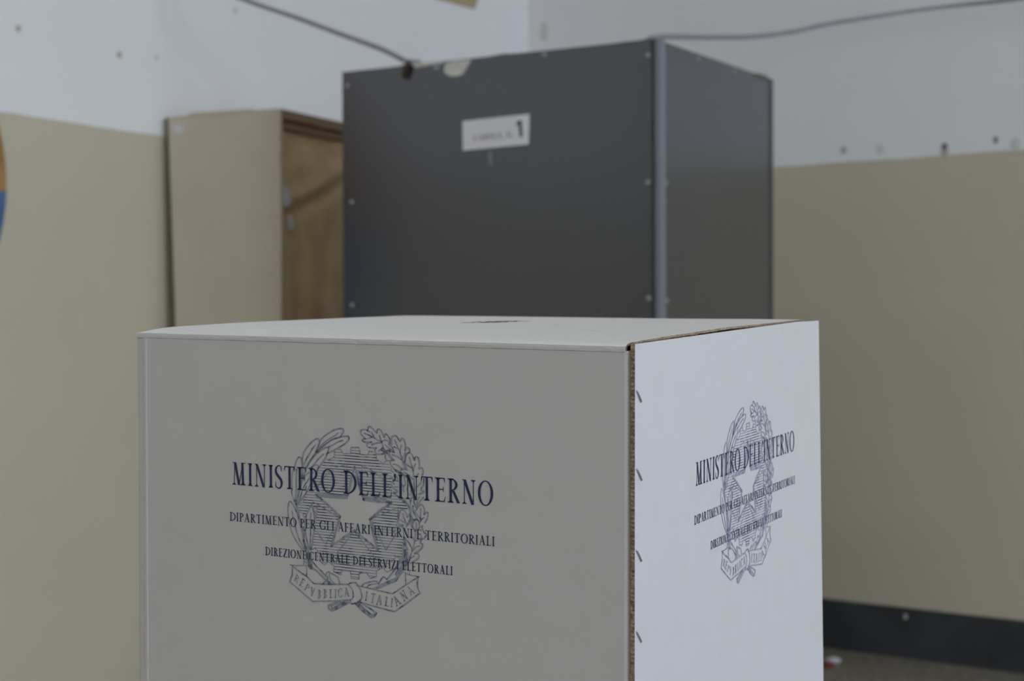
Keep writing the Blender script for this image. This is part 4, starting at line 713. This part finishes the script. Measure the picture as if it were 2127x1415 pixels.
# torn tapes, faded tape below the plate, twine knot
def patch(name, pts, th, m, parent, label=None, w0=0.0):
    a = [GB(u, w0, z) for u, z in pts]; b = [p - BE * th for p in a]; n = len(a)
    fs = [tuple(range(n, 2 * n))] + [(i, (i + 1) % n, (i + 1) % n + n, i + n) for i in range(n)]
    return mk(name, a + b, fs, m, parent, label=label)
patch('torn_tape', [(.6640, 1.9940), (.6360, 1.9980), (.6100, 1.9975), (.5770, 1.9965), (.5850, 1.9850), (.6060, 1.9590), (.6200, 1.9545), (.6450, 1.9550), (.6620, 1.9620), (.6690, 1.9700), (.6680, 1.9830)], .0012, M_TAPE, booth, 'torn white paper tape scrap on the booth')
patch('torn_tape', [(.7780, 1.9990), (.7500, 2.0040), (.7000, 2.0030), (.6720, 2.0015), (.6730, 1.9950), (.7200, 1.9930), (.7700, 1.9900)], .0014, M_TAPE, booth, 'thin pale tape strip along the top edge')
patch('torn_tape', [(.6980, 1.9930), (.6830, 1.9940), (.6820, 1.9790), (.6960, 1.9780)], .0010, M_CLEAR, booth)
patch('tape_mark', [(.5230, 1.7360), (.5100, 1.7365), (.5090, 1.7150), (.5120, 1.6960), (.5190, 1.6965), (.5230, 1.7150)], .0008, M_CLEAR, booth, 'faded tape mark below the plate')
mb = MB(); 
kn = catmull([GB(.800, -.006, 1.962), GB(.797, -.010, 1.975), GB(.792, -.012, 1.990), GB(.787, -.010, 2.002), GB(.784, .004, 2.010), GB(.786, .016, 2.002), GB(.790, .020, 1.985)], 5)
mb.tube(kn, [.0075 - .003 * abs(k / len(kn) - .3) for k in range(len(kn))], 8)
mb.tube(catmull([GB(.806, -.006, 1.966), GB(.797, -.014, 1.981), GB(.782, -.010, 1.998)], 5), .0048, 8)
tw = mb.build('twine_knot', M_TIE, booth, smooth=True, label='dark brown twine knot holding the cable')
tw2 = patch('edge_chip', [(.835, 1.9985), (.80, 2.0045), (.785, 2.0035), (.79, 1.9965), (.83, 1.9945)], .0010, M_CHIP, booth)
mb = MB(); mb.hexa([GB(-.004, .655, 1.990), GB(.008, .655, 1.990), GB(.008, .762, 1.990), GB(-.004, .762, 1.990), GB(-.002, .670, 2.000), GB(.006, .670, 1.999), GB(.006, .755, 2.003), GB(-.002, .755, 2.003)]); mb.build('splintered_chip', M_CHIP, booth)

# ================================================================= BEIGE BOOTH WITH BROWN PAPER
A0 = V((-1.07666, 4.92215, 0)); B0 = V((-0.6941, 4.7339, 0)); D1 = (B0 - A0).normalized(); W1 = (B0 - A0).length
D2 = V((0.383, 0.9237, 0)).normalized(); D2 = V((-D1.y, D1.x, 0))
KB = 1.0769                                   # it stands right up against the left wall
def EB(u, w_, z):
    p = (A0 + u * D1 + w_ * D2) * KB; p.z = max(0, 1.25 + (z - 1.25) * KB); return p
eb = thing('voting_booth', 'beige voting booth hung with crumpled brown paper, left of the grey booth', 'booth', EB(W1 / 2, .22, 0))
def lean(z): return .0373 * (1.9 - z)
nz = 14; vs = []; fs = []
for k in range(nz + 1):
    z = 1.9 * k / nz; us = [.012 + lean(z)] + [W1 * t for t in (.25, .5, .75)] + [W1 + .003 * math.sin(z * 2.2) * 0 + (.004 * math.sin((1.9 - z) * 4.2) if z > 1.1 else 0)]
    tops = (0, .0008, .0012, .0012, 0)
    for w_ in (0, .014):
        for i, u in enumerate(us): vs.append(EB(u, w_, z + (tops[i] if k == nz else 0)))
for k in range(nz):
    for i in range(4):
        a = k * 10 + i; fs.append((a, a + 1, a + 11, a + 10)); fs.append((a + 5, a + 15, a + 16, a + 6))
    a = k * 10; fs.append((a, a + 10, a + 15, a + 5)); fs.append((a + 4, a + 9, a + 19, a + 14))
for k, fl in ((0, 1), (nz, 0)):
    for i in range(4): a = k * 10 + i; fs.append((a, a + 5, a + 6, a + 1) if fl else (a, a + 1, a + 6, a + 5))
mk('front_panel', vs, fs, M_BEIGE, eb)
vs = []; 
for z in (0, 1.898):
    for (u, w_) in ((lean(z), .001), (.0118 + lean(z), .001), (.0118 + lean(z), .02), (lean(z), .02)): vs.append(EB(u, w_, z))
mk('gap_shade_strip', vs, [(3, 2, 1, 0), (4, 5, 6, 7), (0, 1, 5, 4), (1, 2, 6, 5), (2, 3, 7, 6), (3, 0, 4, 7)], M_GAPSHADE, eb, label='dark strip painted as the shaded gap beside the beige panel')  # dark colour stands in for shade in the gap at the wall
mb = MB(); mb.hexa([EB(.112, .02, 0), EB(.124, .02, 0), EB(.124, .445, 0), EB(.112, .445, 0), EB(.105, .02, 1.89), EB(.117, .02, 1.89), EB(.117, .445, 1.89), EB(.105, .445, 1.89)]); mb.build('side_panel', M_BEIGE, eb)
mb = MB(); mb.rbox(.105, W1 - .02, .446, .46, 0, 1.885, fn=EB); mb.build('back_panel', M_BEIGE, eb)
mb = MB()
for (w0, w1, z0, z1, t0) in ((.0145, .46, 1.872, 1.900, 0), (.0145, .46, 1.846, 1.864, .010), (.03, .40, 1.8645, 1.8715, .018)):
    mb.hexa([EB(W1 - .03, w0, z0), EB(W1 - t0, w0, z0), EB(W1 - t0 - .003, w1, z0 - .004), EB(W1 - .03, w1, z0 - .004), EB(W1 - .03, w0, z1), EB(W1 - t0, w0, z1), EB(W1 - t0 - .003, w1, z1 - .002), EB(W1 - .03, w1, z1 - .002)])
mb.build('top_rail', M_RAIL, eb, label='brown top rail above the paper')
# crumpled paper: broad folds sagging from the rail
nu, nz = 46, 90; vs = []; fs = []
for k in range(nz + 1):
    z = .06 + (1.850 - .06) * k / nz
    for i in range(nu + 1):
        w_ = .010 + .440 * i / nu; x = w_ / .44
        d = .012 + .010 * noise.noise(V((x * 3.0, z * 2.2, 0)))
        # diagonal fold from lower left to upper right, the pull below the rail, vertical pleats lower down
        f1 = (z - 1.585 - .16 * x ** 1.4); d += .020 * math.exp(-(f1 / .020) ** 2) * (.3 + x) - .012 * math.exp(-((f1 - .035) / .022) ** 2)
        f2 = (z - 1.76 - .05 * math.sin(x * 3.2)); d += .014 * math.exp(-(f2 / .035) ** 2)
        d += .014 * max(0, (z - 1.80) / .05) ** 1.2
        d += .005 * math.sin(x * 21 + z * 1.5) * max(0, min(1, (1.56 - z) / .15))
        d += .006 * abs(noise.noise(V((x * 7, z * 5.5, 3)))) 
        if x < .08: d = d * (.15 + x * 10 * .85)
        vs.append(EB(W1 - .001 - d, w_, z))
for k in range(nz):
    for i in range(nu): a = k * (nu + 1) + i; fs.append((a, a + 1, a + nu + 2, a + nu + 1))
cu = mk('paper_curtain', vs, fs, M_BROWN, eb, smooth=True, label='crumpled brown paper hanging over the open side')
md = cu.modifiers.new('thick', 'SOLIDIFY'); md.thickness = .0012; md.offset = 1
def epatch(name, pts, th, m, plane):
    n = len(pts)
    if plane == 'front': a = [EB(u, -.0002, z) for u, z in pts]; b = [EB(u, -.0002 - th, z) for u, z in pts]
    else: a = [EB(W1 + .0015, w_, z) for w_, z in pts]; b = [EB(W1 + .0015 + th, w_, z) for w_, z in pts]
    return mk(name, a + b, [tuple(range(n, 2 * n))] + [(i, (i + 1) % n, (i + 1) % n + n, i + n) for i in range(n)], m, eb)
epatch('torn_tape', [(.004, 1.672), (.030, 1.668), (.052, 1.655), (.056, 1.620), (.040, 1.607), (.020, 1.610), (.010, 1.64)], .001, M_PLATE, 'side')
epatch('torn_tape', [(.040, 1.588), (.060, 1.583), (.074, 1.560), (.068, 1.543), (.052, 1.540), (.042, 1.560)], .001, M_PLATE, 'side')
epatch('sticker_mark', [(.030, 1.872), (.066, 1.872), (.070, 1.850), (.034, 1.846)], .0006, M_PLATE, 'front')
mb = MB(); mb.hexa([EB(.09, -.004, 1.895), EB(.34, -.003, 1.896), EB(.34, .016, 1.896), EB(.09, .016, 1.895), EB(.095, -.003, 1.9065), EB(.33, -.002, 1.9045), EB(.33, .015, 1.9045), EB(.095, .015, 1.9065)]); mb.build('folded_top_tape', M_BEIGE, eb)

# ================================================================= CABLE, WALL DECORATIONS, SCRAP
cp = [RM(.004, .18 + 0.0, 2.60) , V((-1.0473, 5.2116, 2.3982)), V((-.8397, 5.0104, 2.2805)), V((-.6589, 4.9097, 2.2027)), V((-.5286, 4.809, 2.139)), V((-.3848, 4.6883, 2.0684)), GB(.795, -.001, 2.0095), GB(.77, .012, 2.0085), GB(.73, .0195, 1.994), GB(.55, .0195, 1.990), GB(.40, .0195, 1.990), GB(.2, .0195, 1.990), GB(.06, .0195, 1.996), GB(.012, .020, 2.0080), V((.4694, 4.308, 2.0331)), V((.5671, 4.4582, 2.0588)), V((.7059, 4.6586, 2.0962)), V((.8545, 4.8591, 2.1456)), V((1.0129, 5.0597, 2.2083)), V((1.181, 5.2603, 2.2666)), V((1.4048, 5.5111, 2.3397)), V((1.5867, 5.5614, 2.3694)), V((1.7407, 5.4613, 2.3686)), V((1.9808, 5.2614, 2.3714)), RM(2.75, .006, 2.40)]
cp[0] = RM(.008, 2.02, 2.495)
mb = MB(); pts = catmull(cp, 8); mb.tube(pts, .0074, 10)
cb = mb.build('cable', M_CABLE, smooth=True)
tag(cb, 'grey electric cable sagging across the top of the grey booth', 'cable')

dk = thing('wall_disc', 'large round orange and blue disc on the left wall, cut by the frame edge', 'wall decoration', RM(0, 3.294, 1.077))
def disc(name, a0, a1, m):
    n = 40; vs = [];
    for t_ in (.001, .008):
        for k in range(n + 1):
            a = math.radians(a0 + (a1 - a0) * k / n); vs.append(RM(t_, 3.294 - .61 * math.cos(a), 1.687 + .61 * math.sin(a)))
    fs = [tuple(range(n + 1))[::-1], tuple(range(n + 1, 2 * n + 2))] + [(k, (k + 1) % (n + 1), (k + 1) % (n + 1) + n + 1, k + n + 1) for k in range(n + 1)]
    mk(name, vs, fs, m, dk)
disc('upper_segment', -2.4, 182.4, M_ORANGE); disc('lower_segment', -2.4, -177.6, M_BLUE)
pts = [(.384, 2.5786), (.50, 2.5800), (.68, 2.583), (.665, 2.83), (.50, 2.84), (.335, 2.84), (.352, 2.66), (.3644, 2.6202)]
n = len(pts); tn = mk('paper_sheet', [RM(.001, v_, z) for v_, z in pts] + [RM(.0025 + .004 * (i in (0, 7)), v_, z) for i, (v_, z) in enumerate(pts)], [tuple(range(n, 2 * n))] + [(i, (i + 1) % n, (i + 1) % n + n, i + n) for i in range(n)], M_TAN)
tag(tn, 'tan paper sheet stuck high on the left wall near the corner', 'paper')
sc_ = thing('paper_scrap', 'crumpled white and red paper scrap on the floor by the right wall', 'litter', (1.165, 5.80, 0))
def crump(name, c_, rx, ry, rz, m, seed):
    vs = []; fs = []; n, mm = 10, 6
    for j in range(mm + 1):
        ph = math.pi * j / mm
        for k in range(n):
            a = 2 * math.pi * k / n; d = 1 + .35 * noise.noise(V((math.cos(a) * 1.7 + seed, math.sin(a) * 1.7, ph * 1.5)))
            vs.append(V(c_) + V((rx * d * math.sin(ph) * math.cos(a), ry * d * math.sin(ph) * math.sin(a), max(rz * (1 - math.cos(ph) * d), .0) )))
    for j in range(mm):
        for k in range(n): fs.append((j * n + k, j * n + (k + 1) % n, (j + 1) * n + (k + 1) % n, (j + 1) * n + k))
    mk(name, vs, fs, m, sc_)
crump('white_paper', (1.182, 5.82, 0), .028, .030, .010, M_SCRAP, 1)
crump('red_paper', (1.150, 5.745, 0), .020, .022, .008, M_RED, 5)
# fill lamps added under the ceiling to brighten the room (outside the picture)
FILL_LABELS = ['added unseen fill lamp nearest the back left corner', 'added unseen fill lamp farther into the room, on the back row', 'added unseen fill lamp nearest the left wall, on the front row', 'added unseen fill lamp above the ballot box side of the room, on the front row']
for (u, v_), lb in zip(FILL_LAMPS, FILL_LABELS):
    lt = thing('added_fill_lamp', lb, 'lamp', RM(u, v_, ZMAX), group='added fill lamps')
    mb = MB(); mb.rbox(u - .62, u + .62, v_ - .10, v_ + .10, ZMAX - .07, ZMAX); mb.build('fill_lamp_body', M_FRAME, lt)
    mb = MB(); mb.rbox(u - .60, u + .60, v_ - .08, v_ + .08, ZMAX - .085, ZMAX - .0705); mb.build('diffuser', M_FILL_LAMP, lt)
    l = area('fill_light', RM(u, v_, ZMAX - .10), V((0, 0, -1)), 1.2, .16, FILL_POWER, (1.0, .965, .915))
    l.rotation_euler = (0, 0, math.atan2(DW.y, DW.x))
